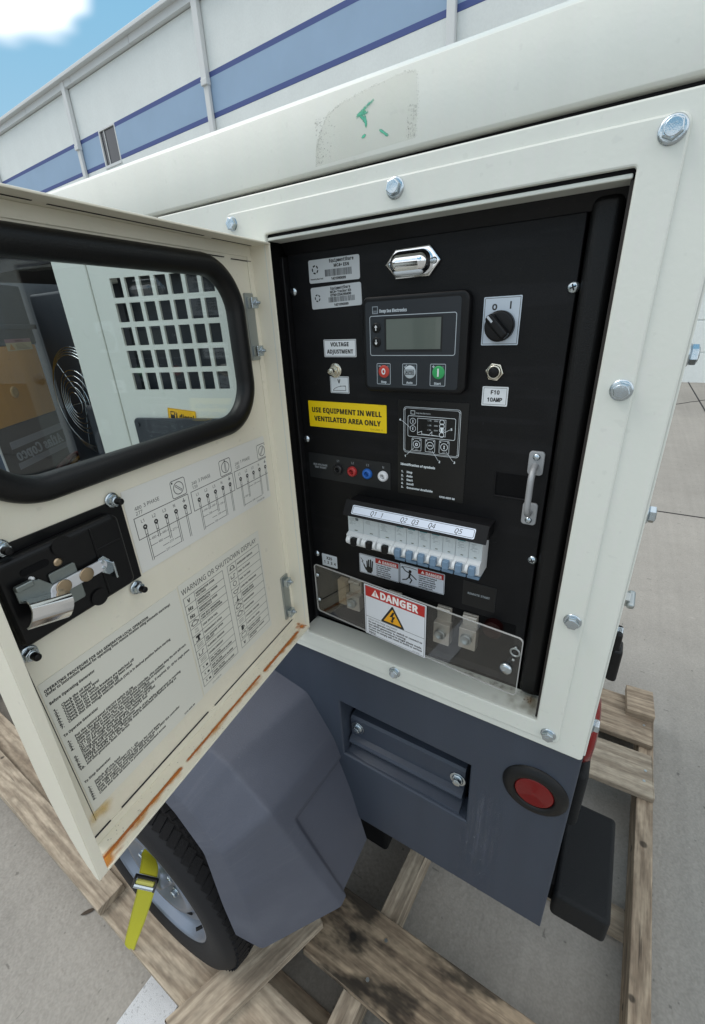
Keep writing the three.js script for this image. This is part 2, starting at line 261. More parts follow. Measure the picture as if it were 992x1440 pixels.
// ═════════ PALLET
{
  const P = thing('wooden_pallet', 'large weathered timber pallet of boards and runners under the generator', 'pallet');
  let n = 0; const R = rng(31);
  const plank = (name, x0, x1, y0, y1, z0, z1, mi, along = 'x', rot = 0) => {
    const L = along === 'x' ? x1 - x0 : z1 - z0, w = along === 'x' ? z1 - z0 : x1 - x0, h = y1 - y0;
    const g = new RoundedBoxGeometry(L, h, w, 2, 0.0028); const q = g.index ? g.toNonIndexed() : g, p = q.attributes.position, nn = q.attributes.normal, uv = q.attributes.uv, off = R(), off2 = R();
    for (let i = 0; i < p.count; i++) {
      const x = p.getX(i), y = p.getY(i), z = p.getZ(i);
      uv.setXY(i, x / 1.6 + off, (Math.abs(nn.getY(i)) > 0.6 ? z : y + z * 0.2) / 0.4 + off2);
      p.setXYZ(i, x + 0.002 * (R() - 0.5), y, z);
    }
    if (along === 'z') q.rotateY(Math.PI / 2);
    const m = M(name, q, WOODS[mi], P); m.position.set((x0 + x1) / 2, (y0 + y1) / 2, (z0 + z1) / 2); m.rotation.y = rot; n++; return m;
  };
  // runners
  plank('runner', 0.205, 0.248, 0.022, 0.114, -1.12, 0.33, 0, 'z', -0.02);
  plank('runner', -0.318, -0.272, 0.022, 0.114, -1.12, 0.33, 1, 'z', -0.04);
  plank('runner', -0.9, -0.855, 0.022, 0.114, -1.12, 0.30, 0, 'z');
  plank('runner', -1.5, -1.455, 0.022, 0.114, -1.12, 0.30, 1, 'z');
  plank('runner', -2.3, -2.25, 0.022, 0.114, -1.12, 0.30, 0, 'z');
  plank('runner', -0.57, -0.49, 0.1365, 0.158, 0.05, 0.40, 1, 'z', -0.36);
  // top boards
  plank('board', -2.35, -0.575, 0.115, 0.136, 0.185, 0.334, 1, 'x', -0.012);
  plank('board', -0.56, 0.252, 0.114, 0.135, 0.215, 0.345, 1);
  plank('board', -0.452, 0.25, 0.1145, 0.136, -0.022, 0.134, 2);
  plank('board', -2.35, -0.52, 0.1145, 0.136, -0.02, 0.12, 0);
  plank('board', -2.35, 0.251, 0.1145, 0.136, -0.30, -0.18, 0).visible = true;
  plank('board', 0.05, 0.251, 0.1145, 0.136, -0.825, -0.668, 1, 'x', 0.03);
  plank('board', -2.35, 0.252, 0.1145, 0.136, -1.07, -0.87, 0);
  plank('board', -2.35, -0.2, 0.1145, 0.136, -0.78, -0.62, 1);
  // bottom boards
  plank('bottom_board', -2.35, 0.24, 0.002, 0.022, -0.395, -0.325, 1);
  plank('bottom_board', -2.35, 0.24, 0.002, 0.022, -1.1, -0.98, 0);
  plank('bottom_board', -2.35, -0.3, 0.002, 0.022, 0.16, 0.28, 0);
  for (const [x, z] of [[-0.29, 0.02], [-0.295, 0.1], [0.226, -0.72], [0.23, -0.76], [0.226, -0.95], [-0.9, 0.26]]) M('nail', cyl(0.004, 0.004, 0.002, 10, x, 0.1365, z, 'y'), mZincDull, P);
  P.children.filter((c) => c.name.startsWith('board') && Math.abs(c.position.z + 0.24) < 0.01).forEach((c) => P.remove(c));
  const wb = (label, geo, mi, x, y, z, rot) => { const t = M('wood_block', geo, WOODS[mi], scene, label); t.userData.category = 'wood block'; t.position.set(x, y, z); t.rotation.y = rot; return t; };
  const blk = (L, h, w) => { const q = new RoundedBoxGeometry(L, h, w, 2, 0.002).toNonIndexed(), p = q.attributes.position, uv = q.attributes.uv; for (let i = 0; i < p.count; i++) uv.setXY(i, p.getX(i) / 1.6 + 0.37, (p.getZ(i) + p.getY(i)) / 0.4 + 0.2); return q; };
  wb('short square timber offcut on the far corner of the pallet, right of the generator', blk(0.085, 0.03, 0.125), 0, 0.209, 0.1515, -1.035, 0.04);
  wb('long timber strip lying along the pallet edge under the open door', blk(1.35, 0.026, 0.068), 1, -1.605, 0.1495, 0.296, -0.02);
}

// ═════════ GENERATOR
const gen = thing('generator', 'cream and blue-grey towable generator on a pallet with its control door open', 'generator');
// canopy shell
{ const q = new THREE.Shape(), y0 = 1.6268, y1 = 1.697; q.moveTo(-0.95, y0); q.lineTo(-0.005, y0); q.quadraticCurveTo(0, y0, 0, y0 + 0.005); q.lineTo(0, y1 - 0.014); q.absarc(-0.014, y1 - 0.014, 0.014, 0, Math.PI / 2); q.lineTo(-0.95, y1); q.closePath();
  const g = new THREE.ExtrudeGeometry(q, { depth: 1.36, bevelEnabled: true, bevelThickness: 0.012, bevelSize: 0.006, bevelOffset: -0.006, bevelSegments: 4, curveSegments: 10 }); g.rotateY(-Math.PI / 2); M('canopy_lid', uvm(toCreasedNormals(g, 0.7).translate(-0.012, 0, 0)), mCream, gen); }
M('lid_gap', bx(-1.36, -0.008, 1.6, 1.632, -0.9, -0.009), mGap, gen);
M('side_cover', bx(-0.5, 0.0026, 0.938, 1.62, -0.95, -0.0075, 0.002), mCream, gen).visible = true;
gen.remove(gen.children[gen.children.length - 1]);
M('rear_cover', bx(-0.02, 0.0028, 0.938, 1.62, -0.95, -0.0075, 0.002), mCream, gen);
M('rear_seal', bx(-0.02, -0.0012, 0.938, 1.62, -0.0075, -0.004), mGap, gen);
{ // lid residue of a torn label and green paint
  const t = print(128, 54, 6, (c) => {
    const r = rng(5); c.clearRect(0, 0, 128, 54);
    const edge = [[6, 54], [8, 38], [14, 26], [24, 14], [40, 9], [70, 5], [110, 2], [122, 4], [124, 26], [122, 52]];
    c.fillStyle = 'rgba(190,190,178,0.05)'; c.beginPath(); edge.forEach((p, i) => (i ? c.lineTo(...p) : c.moveTo(...p))); c.closePath(); c.fill();
    for (let i = 0; i < 560; i++) { const k = Math.floor(r() * (edge.length - 1)), a = edge[k], b = edge[k + 1], q = r(); if (k > 5 && r() < 0.5) continue; c.fillStyle = `rgba(105,103,95,${0.02 + 0.08 * r()})`; c.fillRect(a[0] + (b[0] - a[0]) * q + (r() - 0.5) * 2.2, a[1] + (b[1] - a[1]) * q + (r() - 0.5) * 2.2, 0.3 + r() * 1.0, 0.2 + r() * 0.7); }
    for (let i = 0; i < 200; i++) { c.fillStyle = `rgba(120,118,108,${0.03 + 0.10 * r()})`; c.fillRect(8 + 26 * r() * r(), 14 + 38 * r(), 0.3 + r() * 1.6, 0.2 + r() * 1.0); }
    for (let i = 0; i < 90; i++) { c.fillStyle = `rgba(120,118,108,${0.03 + 0.10 * r()})`; c.fillRect(112 + 10 * r(), 26 + 24 * r(), 0.3 + r() * 1.2, 0.4 + r() * 1.6); }
    const lines = [[59, 23, 78, 14, 3.0], [60, 22, 71, 22, 3.0], [63, 23, 69, 29, 3.0], [68, 25, 69, 33, 2.0], [65, 40, 67, 39.5, 1.2], [85, 39, 92, 44, 1.5]];
    for (const [x0, y0, x1, y1, w] of lines) for (let i = 0; i < 70; i++) { const q = r(), k = (r() + r() - 1) * w * 0.5, d = Math.hypot(x1 - x0, y1 - y0); c.fillStyle = `rgba(${72 + 30 * r()},${178 + 22 * r()},${146 + 20 * r()},${0.06 + 0.12 * r()})`; c.beginPath(); c.ellipse(x0 + (x1 - x0) * q - (y1 - y0) / d * k, y0 + (y1 - y0) * q + (x1 - x0) / d * k, 0.5 + 1.6 * r(), 0.4 + 0.7 * r(), Math.atan2(y1 - y0, x1 - x0), 0, 7); c.fill(); }
  });
  sheet('label_residue', t, [-0.371, -0.243, 1.633, 1.687], 0.0003, gen, { alpha: true, rough: 0.6, th: 0.0002, label: 'torn label residue with green paint smears' });
}
// frame around the control opening
{
  const out = new THREE.Shape(); out.moveTo(-0.512, 0.936); out.lineTo(-0.005, 0.936); out.absarc(-0.005, 0.941, 0.005, -Math.PI / 2, 0); out.lineTo(0, 1.604); out.absarc(-0.018, 1.604, 0.018, 0, Math.PI / 2); out.lineTo(-0.64, 1.6245); out.lineTo(-0.64, 1.589); out.lineTo(-0.512, 1.587); out.closePath();
  out.holes.push(rr(-0.4455, -0.0611, 0.978, 1.5804, 0.003, THREE.Path));
  M('door_frame', ext(out, -0.004, 0, 0.0018), mCream, gen);
  const ring = rr(-0.508, -0.0311, 0.9495, 1.6091, 0.009); ring.holes.push(rr(-0.4455, -0.0611, 0.978, 1.5804, 0.003, THREE.Path));
  M('raised_surround', ext(ring, -0.002, 0.0024, 0.0018), mCream, gen);
  M('top_reveal', bx(-0.4455, -0.0628, 1.5735, 1.5772, -0.026, -0.0015, 0.0012), mCream, gen);
  M('reveal_gap', bx(-0.46, -0.055, 1.5772, 1.592, -0.026, -0.006), mGap, gen);
  M('sill', bx(-0.47, -0.0615, 0.966, 0.9776, -0.044, -0.0022, 0.001), mCream, gen);
  M('edge_seal', bx(-0.064, -0.0605, 0.979, 1.573, -0.034, -0.004), std({ color: col(0.022, 0.017, 0.014), roughness: 0.7 }), gen);
  M('control_enclosure', [bx(-0.47, -0.455, 0.97, 1.6, -0.12, -0.006), bx(-0.0605, -0.045, 0.95, 1.6, -0.12, -0.006), bx(-0.47, -0.045, 1.5772, 1.62, -0.12, -0.028), bx(-0.47, -0.045, 0.95, 1.6, -0.14, -0.12), bx(-0.47, -0.045, 0.95, 0.966, -0.12, -0.006)], mMatte, gen);
  for (const [x, y, r] of [[-0.0421, 1.5987, 0.2], [-0.2694, 1.5990, 0.9], [-0.4961, 1.5974, 0.5], [-0.0411, 1.4117, 1.4], [-0.0427, 1.1504, 0.7], [-0.0442, 0.9629, 0.3], [-0.2722, 0.9646, 1.1]]) {
    put('bolt', boltGeo, mZinc, gen, x, y, x < -0.48 ? 0 : 0.0022, r, (m) => m.scale.setScalar(0.82));
  }
  const grime = print(120, 30, 5, (c) => { const r = rng(8); c.clearRect(0, 0, 120, 30); const dab = (x, y, q, a, k) => { const g = c.createRadialGradient(x, y, 0, x, y, q); g.addColorStop(0, `rgba(${k},${a})`); g.addColorStop(1, `rgba(${k},0)`); c.fillStyle = g; c.beginPath(); c.arc(x, y, q, 0, 7); c.fill(); }; for (let i = 0; i < 70; i++) dab(118 - 60 * r() * r(), 3 + 24 * r(), 3 + 6 * r(), 0.05, '120,96,60'); for (let i = 0; i < 50; i++) dab(120 * r(), 2 + 5 * r(), 1 + 4 * r(), 0.10, '80,66,48'); for (let i = 0; i < 12; i++) dab(100 + 16 * r(), 4 + 12 * r(), 0.6 + 1.4 * r(), 0.3, '160,90,40'); });
  const gm = sheet('sill_grime', grime, [-0.185, -0.065, -0.019, 0.019], 0, gen, { alpha: true, th: 0.0001, r: 0.0003, rough: 0.8 }); gm.rotation.x = -Math.PI / 2; gm.position.set(-0.125, 0.9777, -0.0225);
  // bolts whose heads stand out of the rear face
  for (const [y, s] of [[1.4395, 1], [1.2835, 1], [1.13, 0.85], [0.976, 1]]) put('bolt', boltGeo, mZinc, gen, 0.0026, y, -0.03, 0, (m) => { m.rotation.set(0, Math.PI / 2, 0); m.scale.setScalar(0.95 * s); });
  const wing = put('wing_nut', [hexHead(0.009, 0.006), bx(-0.012, 0.012, -0.004, 0.004, 0.003, 0.011, 0.003)], mZincDull, gen, 0.0026, 1.178, -0.03, 0); wing.rotation.set(0.3, Math.PI / 2, 0);
  M('hook_bracket', [bx(0.0028, 0.0105, 1.108, 1.135, -0.04, -0.018, 0.003), bx(0.0030, 0.0145, 1.066, 1.113, -0.042, -0.016, 0.004)], mBlack, gen);
}
// lower body with the forklift pocket
{
  const s = shapeOf([[-2.6, 0.48], [0.001, 0.504], [0.001, 0.9345], [-2.6, 0.9345]]); s.holes.push((() => { const p = new THREE.Path(); [[-0.3925, 0.828], [-0.1425, 0.8215], [-0.1415, 0.6797], [-0.3905, 0.6863]].forEach((q, i) => (i ? p.lineTo(...q) : p.moveTo(...q))); p.closePath(); return p; })());
  M('lower_body', [ext(s, -0.05, -0.006, 0.0035, 8, 3), bx(-0.06, 0.0008, 0.5, 0.93, -0.95, -0.05, 0.003), bx(-2.6, -2.55, 0.48, 0.93, -0.95, -0.05)], mBlue, gen);
  M('chassis', [bx(-2.55, -0.06, 0.56, 0.93, -0.9, -0.06), bx(-2.2, -0.36, 0.19, 0.56, -0.86, -0.12, 0.01), bx(-0.8, -0.66, 0.35, 0.42, -0.9, 0.13)], mMatte, gen);
  const tb = G('tie_down_bar', gen);
  M('backing', bx(-0.42, -0.12, 0.655, 0.85, -0.075, -0.062), mMatte, tb);
  M('pocket_side', [bx(-0.402, -0.3925, 0.67, 0.84, -0.066, -0.045), bx(-0.1420, -0.132, 0.67, 0.84, -0.066, -0.045), bx(-0.40, -0.135, 0.829, 0.838, -0.066, -0.045)], mBlue, tb);
  const prof = shapeOf([[-0.066, 0.770], [-0.036, 0.768], [-0.032, 0.763], [-0.032, 0.719], [-0.0235, 0.7145], [-0.0205, 0.709], [-0.0225, 0.703], [-0.034, 0.695], [-0.034, 0.691], [-0.012, 0.685], [-0.0105, 0.680], [-0.0105, 0.670], [-0.066, 0.670]]);
  const g = new THREE.ExtrudeGeometry(prof, { depth: 0.231, bevelEnabled: false }); g.rotateY(-Math.PI / 2); // (z,y) profile swept along -x
  M('bar', uvm(toCreasedNormals(g, 0.5).translate(-0.1555, 0, 0)), mBlue, tb);
  for (const [x, y] of [[-0.3715, 0.7435], [-0.1675, 0.7390]]) put('bolt', washerBoltGeo, mZinc, tb, x, y, -0.032, x * 7, (m) => m.scale.setScalar(0.86));
  sheet('dust_streaks', print(70, 260, 4, (c) => { const r = rng(21); c.clearRect(0, 0, 70, 260); for (let i = 0; i < 34; i++) { const x = 8 + r() * 54, y = r() * 120, h = 40 + r() * 120, w = 0.6 + r() * 3; const g = c.createLinearGradient(0, y, 0, y + h); const a = 0.01 + 0.025 * r(); g.addColorStop(0, 'rgba(170,175,180,0)'); g.addColorStop(0.3, `rgba(170,175,180,${a})`); g.addColorStop(1, 'rgba(170,175,180,0)'); c.fillStyle = g; c.fillRect(x, y, w, h); } for (let i = 0; i < 8; i++) { c.fillStyle = 'rgba(190,195,200,0.35)'; c.fillRect(4 + r() * 60, r() * 250, 0.5 + r() * 2.2, 0.5 + 0.5 * r()); } }), [-0.15, -0.08, 0.52, 0.78], -0.0059, gen, { alpha: true, th: 0.0001, r: 0.0003, rough: 0.7 });
  // round marker lamp
  const L = G('marker_lamp', gen, 'round red marker lamp in a black rubber ring'); L.position.set(-0.0475, 0.8345, -0.006);
  M('grommet', uvm(lathe([[0.0272, -0.006], [0.0272, 0.0052], [0.0296, 0.0078], [0.034, 0.0086], [0.039, 0.0072], [0.0445, 0.0035], [0.0462, 0.0005], [0.0462, -0.002]], 56)), mRubber, L);
  const lensP = [[0.0273, 0.003], [0.0268, 0.0056], [0.0250, 0.0064], [0.0238, 0.0058]]; for (let k = 0; k < 9; k++) { const q = 0.0228 - k * 0.0024; lensP.push([q, 0.0070 + 0.00018 * k], [q - 0.0012, 0.0060 + 0.00018 * k]); } lensP.push([0, 0.0078]);
  M('lens', uvm(lathe(lensP, 56)), mRed, L);
}
// rear bits seen past the corner
{
  const T = G('tail_lamp', gen, 'red tail lamp on the rear face'); T.position.set(0.0026, 0.848, -0.15);
  const g = lathe([[0.056, 0], [0.056, 0.008], [0.050, 0.016], [0.03, 0.0195], [0, 0.0205]], 40); g.rotateY(Math.PI / 2); M('lens', uvm(g), mRed, T);
  const h = lathe([[0.062, -0.003], [0.062, 0.004], [0.056, 0.006]], 40); h.rotateY(Math.PI / 2); M('bezel', uvm(h), mRubber, T);
  M('rear_apron', bx(0.001, 0.0235, 0.655, 0.79, -0.32, -0.10, 0.011), mBumper, gen);
  M('rubber_bumper', bx(0.011, 0.0985, 0.488, 0.552, -0.235, -0.043, 0.008), mBumper, gen);
  M('bumper_bracket', bx(-0.02, 0.012, 0.50, 0.545, -0.22, -0.06, 0.002), mMatte, gen);
}
// fender: rings of points from the body out to the lip, smoothed
{
  const half = [ // [body, ridge, outer edge, lip]
    [[-0.640, 0.850, -0.008], [-0.640, 0.838, 0.18], [-0.640, 0.772, 0.24], [-0.650, 0.752, 0.25]],
    [[-0.470, 0.812, -0.008], [-0.500, 0.804, 0.18], [-0.545, 0.728, 0.24], [-0.575, 0.712, 0.25]],
    [[-0.413, 0.715, -0.008], [-0.4132, 0.7405, 0.18], [-0.480, 0.666, 0.24], [-0.514, 0.655, 0.252]],
    [[-0.372, 0.585, -0.008], [-0.3735, 0.587, 0.152], [-0.4525, 0.565, 0.24], [-0.492, 0.530, 0.258]],
    [[-0.338, 0.440, -0.008], [-0.3331, 0.4337, 0.12], [-0.435, 0.405, 0.24], [-0.474, 0.452, 0.260]],
  ];
  const prof = [...half.slice().reverse().map((c) => c.map(([x, y, z]) => [-1.46 - x, y, z])), ...half];
  const NI = 200, NJ = 110;
  const uI = (i) => { const t = (i / NI) * (prof.length - 1), k = Math.min(prof.length - 2, Math.floor(t)); return [k, t - k]; };
  const js = [0, 0.56, 0.86, 1];
  let P = [];
  for (let i = 0; i <= NI; i++) { const [k, f] = uI(i), row = []; for (let j = 0; j <= NJ; j++) { const t = j / NJ; let q = 0; while (q < 2 && t > js[q + 1]) q++; const g = (t - js[q]) / (js[q + 1] - js[q]); row.push([0, 1, 2].map((c) => { const a = prof[k][q][c] * (1 - f) + prof[k + 1][q][c] * f, b = prof[k][q + 1][c] * (1 - f) + prof[k + 1][q + 1][c] * f; return a * (1 - g) + b * g; })); } P.push(row); }
  for (let it = 0; it < 3; it++) {
    const Q = P.map((r) => r.map((p) => p.slice()));
    for (let i = 0; i <= NI; i++) for (let j = 0; j <= NJ; j++) for (let c = 0; c < 3; c++) {
      const ui = i > 0 && i < NI, vj = j > 0 && j < NJ; let s = P[i][j][c] * 2, n = 2;
      if (ui) { s += P[i - 1][j][c] + P[i + 1][j][c]; n += 2; } if (vj) { s += P[i][j - 1][c] + P[i][j + 1][c]; n += 2; }
      Q[i][j][c] = s / n;
    }
    P = Q;
  }
  const base = P.map((r) => r.map((p) => p.slice()));
  const nrm = (i, j) => { const a = base[Math.min(NI, i + 1)][j], b = base[Math.max(0, i - 1)][j], c = base[i][Math.min(NJ, j + 1)], d = base[i][Math.max(0, j - 1)]; return new THREE.Vector3(a[0] - b[0], a[1] - b[1], a[2] - b[2]).cross(new THREE.Vector3(c[0] - d[0], c[1] - d[1], c[2] - d[2])).normalize(); };
  const pos = [], idx = [];
  for (let i = 0; i <= NI; i++) for (let j = 0; j <= NJ; j++) {
    const n = nrm(i, j), t = (i / NI) * 9, v = j / NJ; let dsp = 0;
    const e = (c0) => smooth(c0, c0 + 0.09, t) * (1 - smooth(0.44, 0.48, v));
    dsp += 0.010 * e(7.34);
    const p = P[i][j]; const sg = n.y > 0 || n.x > 0 ? 1 : 1; pos.push(p[0] - n.x * dsp * -sg, p[1] - n.y * dsp * -sg, p[2] - n.z * dsp * -sg);
  }
  for (let i = 0; i < NI; i++) for (let j = 0; j < NJ; j++) { const a = i * (NJ + 1) + j, b = a + NJ + 1; idx.push(a, a + 1, b, b, a + 1, b + 1); }
  const g = new THREE.BufferGeometry(); g.setAttribute('position', new THREE.Float32BufferAttribute(pos, 3)); g.setIndex(idx); g.computeVertexNormals();
  { const uv = []; for (let i = 0; i <= NI; i++) for (let j = 0; j <= NJ; j++) uv.push((i / NI) * 1.7, (j / NJ) * 0.36); g.setAttribute('uv', new THREE.Float32BufferAttribute(uv, 2)); }
  M('fender', g, mFender, gen);
}
// wheel
{
  const Wh = G('wheel', gen); Wh.position.set(-0.73, 0.386, 0);
  const ty = [[0.163, 0.262], [0.166, 0.270], [0.172, 0.2745], [0.19, 0.279], [0.212, 0.280], [0.228, 0.2765], [0.24, 0.268], [0.2475, 0.256], [0.249, 0.235], [0.2495, 0.2075], [0.249, 0.18], [0.2475, 0.159], [0.24, 0.147], [0.225, 0.138], [0.2, 0.135], [0.166, 0.145], [0.163, 0.155]];
  M('tyre', uvm(lathe(ty, 96)), mTyre, Wh);
  const tr = []; const NB = 76;
  for (let i = 0; i < NB; i++) for (const [z, w, sk, o] of [[0.251, 0.026, 0.3, 0], [0.222, 0.022, -0.3, 0.5], [0.193, 0.022, 0.3, 0], [0.164, 0.026, -0.3, 0.5]]) { const g = new THREE.BoxGeometry(0.0168, 0.0045, w); g.rotateY(sk); g.rotateX(z > 0.24 ? 0.18 : z < 0.17 ? -0.18 : 0); g.translate(0, z > 0.24 || z < 0.17 ? 0.2478 : 0.2496, z); g.rotateZ(((i + o) / NB) * 2 * Math.PI); tr.push(uvm(g)); }
  const tm = M('tread_blocks', tr, mTread, Wh); tm.userData.kind = 'stuff';
  M('rim', uvm(lathe([[0.150, 0.15], [0.150, 0.235], [0.157, 0.258], [0.166, 0.266], [0.1675, 0.2715], [0.164, 0.2725], [0.160, 0.268], [0.155, 0.255], [0.148, 0.246], [0.143, 0.2445], [0.139, 0.247], [0.136, 0.252], [0.131, 0.2535], [0.126, 0.250], [0.120, 0.2475], [0.109, 0.255], [0.101, 0.263], [0.09, 0.262], [0.075, 0.252], [0.04, 0.250], [0.036, 0.262], [0.03, 0.272], [0, 0.274]], 96)), mRim, Wh);
  for (let i = 0; i < 8; i++) { const a = 1.39 + (i * Math.PI) / 4; const g = new THREE.SphereGeometry(1, 20, 10); g.scale(0.021, 0.0095, 0.003); g.rotateZ(a + Math.PI / 2); g.rotateX(0); g.translate(0.1145 * Math.cos(a), 0.1145 * Math.sin(a), 0.2518); M('vent_hole', uvm(g), mMatte, Wh); }
  for (let i = 0; i < 5; i++) { const a = 0.5 + (i * Math.PI * 2) / 5; put('wheel_nut', nutGeo, mZinc, Wh, 0.057 * Math.cos(a), 0.057 * Math.sin(a), 0.251, a, (m) => m.scale.setScalar(1.2)); }
  const vs = M('valve_stem', tube([[0.138, -0.055, 0.25], [0.134, -0.053, 0.262], [0.128, -0.051, 0.272]], 0.0035, 8, 8), mRubber, Wh);
}
// engine side: louvred door, bay with fan guard
{
  const W = G('louvred_door', gen, 'cream engine door with square cooling holes'); const wd = [-0.9537, 0.3007];
  W.position.set(-0.66, 0, 0); W.rotation.y = Math.atan2(0.3007, 0.9537);      // local +x runs against w
  const s = rr(-0.125, 0.16, 0.95, 1.618, 0.003), x0 = -0.0895, pw = 0.02625, y0 = 1.5555, ph = 0.0348;
  for (let i = 0; i < 7; i++) for (let j = 0; j < 5; j++) s.holes.push(rr(x0 + i * pw, x0 + i * pw + 0.0198, y0 - j * ph - 0.0272, y0 - j * ph, 0.0012, THREE.Path));
  M('perforated_panel', ext(s, -0.004, 0), mCream, W);
  M('baffle', bx(-0.1, 0.15, 1.36, 1.58, -0.04, -0.03), mCharcoal, W);
  M('pillar', bx(-0.189, -0.1268, 0.95, 1.618, -0.03, 0.0012, 0.002), mCream, W);
  M('lower_cover', [ext(rr(-0.1045, 0.14, 1.12, 1.3425, 0.008), 0.0002, 0.006, 0.002), cyl(0.004, 0.004, 0.003, 12, -0.097, 1.332, 0.007)], mCharcoal, W);
  sheet('fuel_sticker', print(52, 24, 8, (c) => { c.fillStyle = '#f0b80c'; c.fillRect(0, 0, 52, 24); frameRect(c, 0.8, 0.8, 50.4, 22.4, 0.5, '#8a6a00', 2); txt(c, 'diesel', 21, 13, 11, { b: true, max: 28 });
    c.fillStyle = '#111'; c.fillRect(5, 5, 8, 14); c.fillRect(4, 18, 10, 2); c.fillStyle = '#f0b80c'; c.fillRect(6.4, 6.6, 5.2, 4); ln(c, '#111', 1.2, 13, 9, 15.5, 9, 15.5, 17, 17, 17, 17, 8, 15, 5.5); }), [-0.0365, 0.0165, 1.3325, 1.3565], 0.0005, W, { rot: -0.12, label: 'yellow sticker reading diesel' });
  const bay = G('engine_bay', gen);
  M('bay_wall', [bx(-2.6, -0.5, 0.93, 1.62, -0.95, -0.93), bx(-0.5, -0.475, 0.93, 1.62, -0.93, -0.01), bx(-2.57, -0.5, 0.928, 0.945, -0.93, -0.01)], mDarkBay, bay);
  M('radiator_shroud', [bx(-2.0, -1.36, 0.945, 1.74, -0.46, -0.34, 0.01), bx(-1.72, -0.85, 0.945, 1.6, -0.42, -0.30, 0.01), bx(-1.30, -1.18, 0.945, 1.30, -0.30, -0.16, 0.012)], mDarkBay, bay);
  const rings = []; for (let i = 0; i < 9; i++) { const t = new THREE.TorusGeometry(0.160 - i * (i < 4 ? 0.007 : 0.016), 0.0019, 6, 64); t.translate(-1.468, 1.285, -0.25 + i * 0.003); rings.push(uvm(t)); }
  for (let i = 0; i < 6; i++) rings.push(cyl(0.0018, 0.0018, 0.155, 6, 0, 0, 0, 'x').translate(0.08, 0, 0).rotateZ(i * 1.047 + 0.2).translate(-1.468, 1.285, -0.252));
  M('fan_guard', rings, mZinc, bay);
  M('roof_rail', bx(-1.36, -0.5, 1.592, 1.606, -0.27, -0.25), mCream, bay);
}
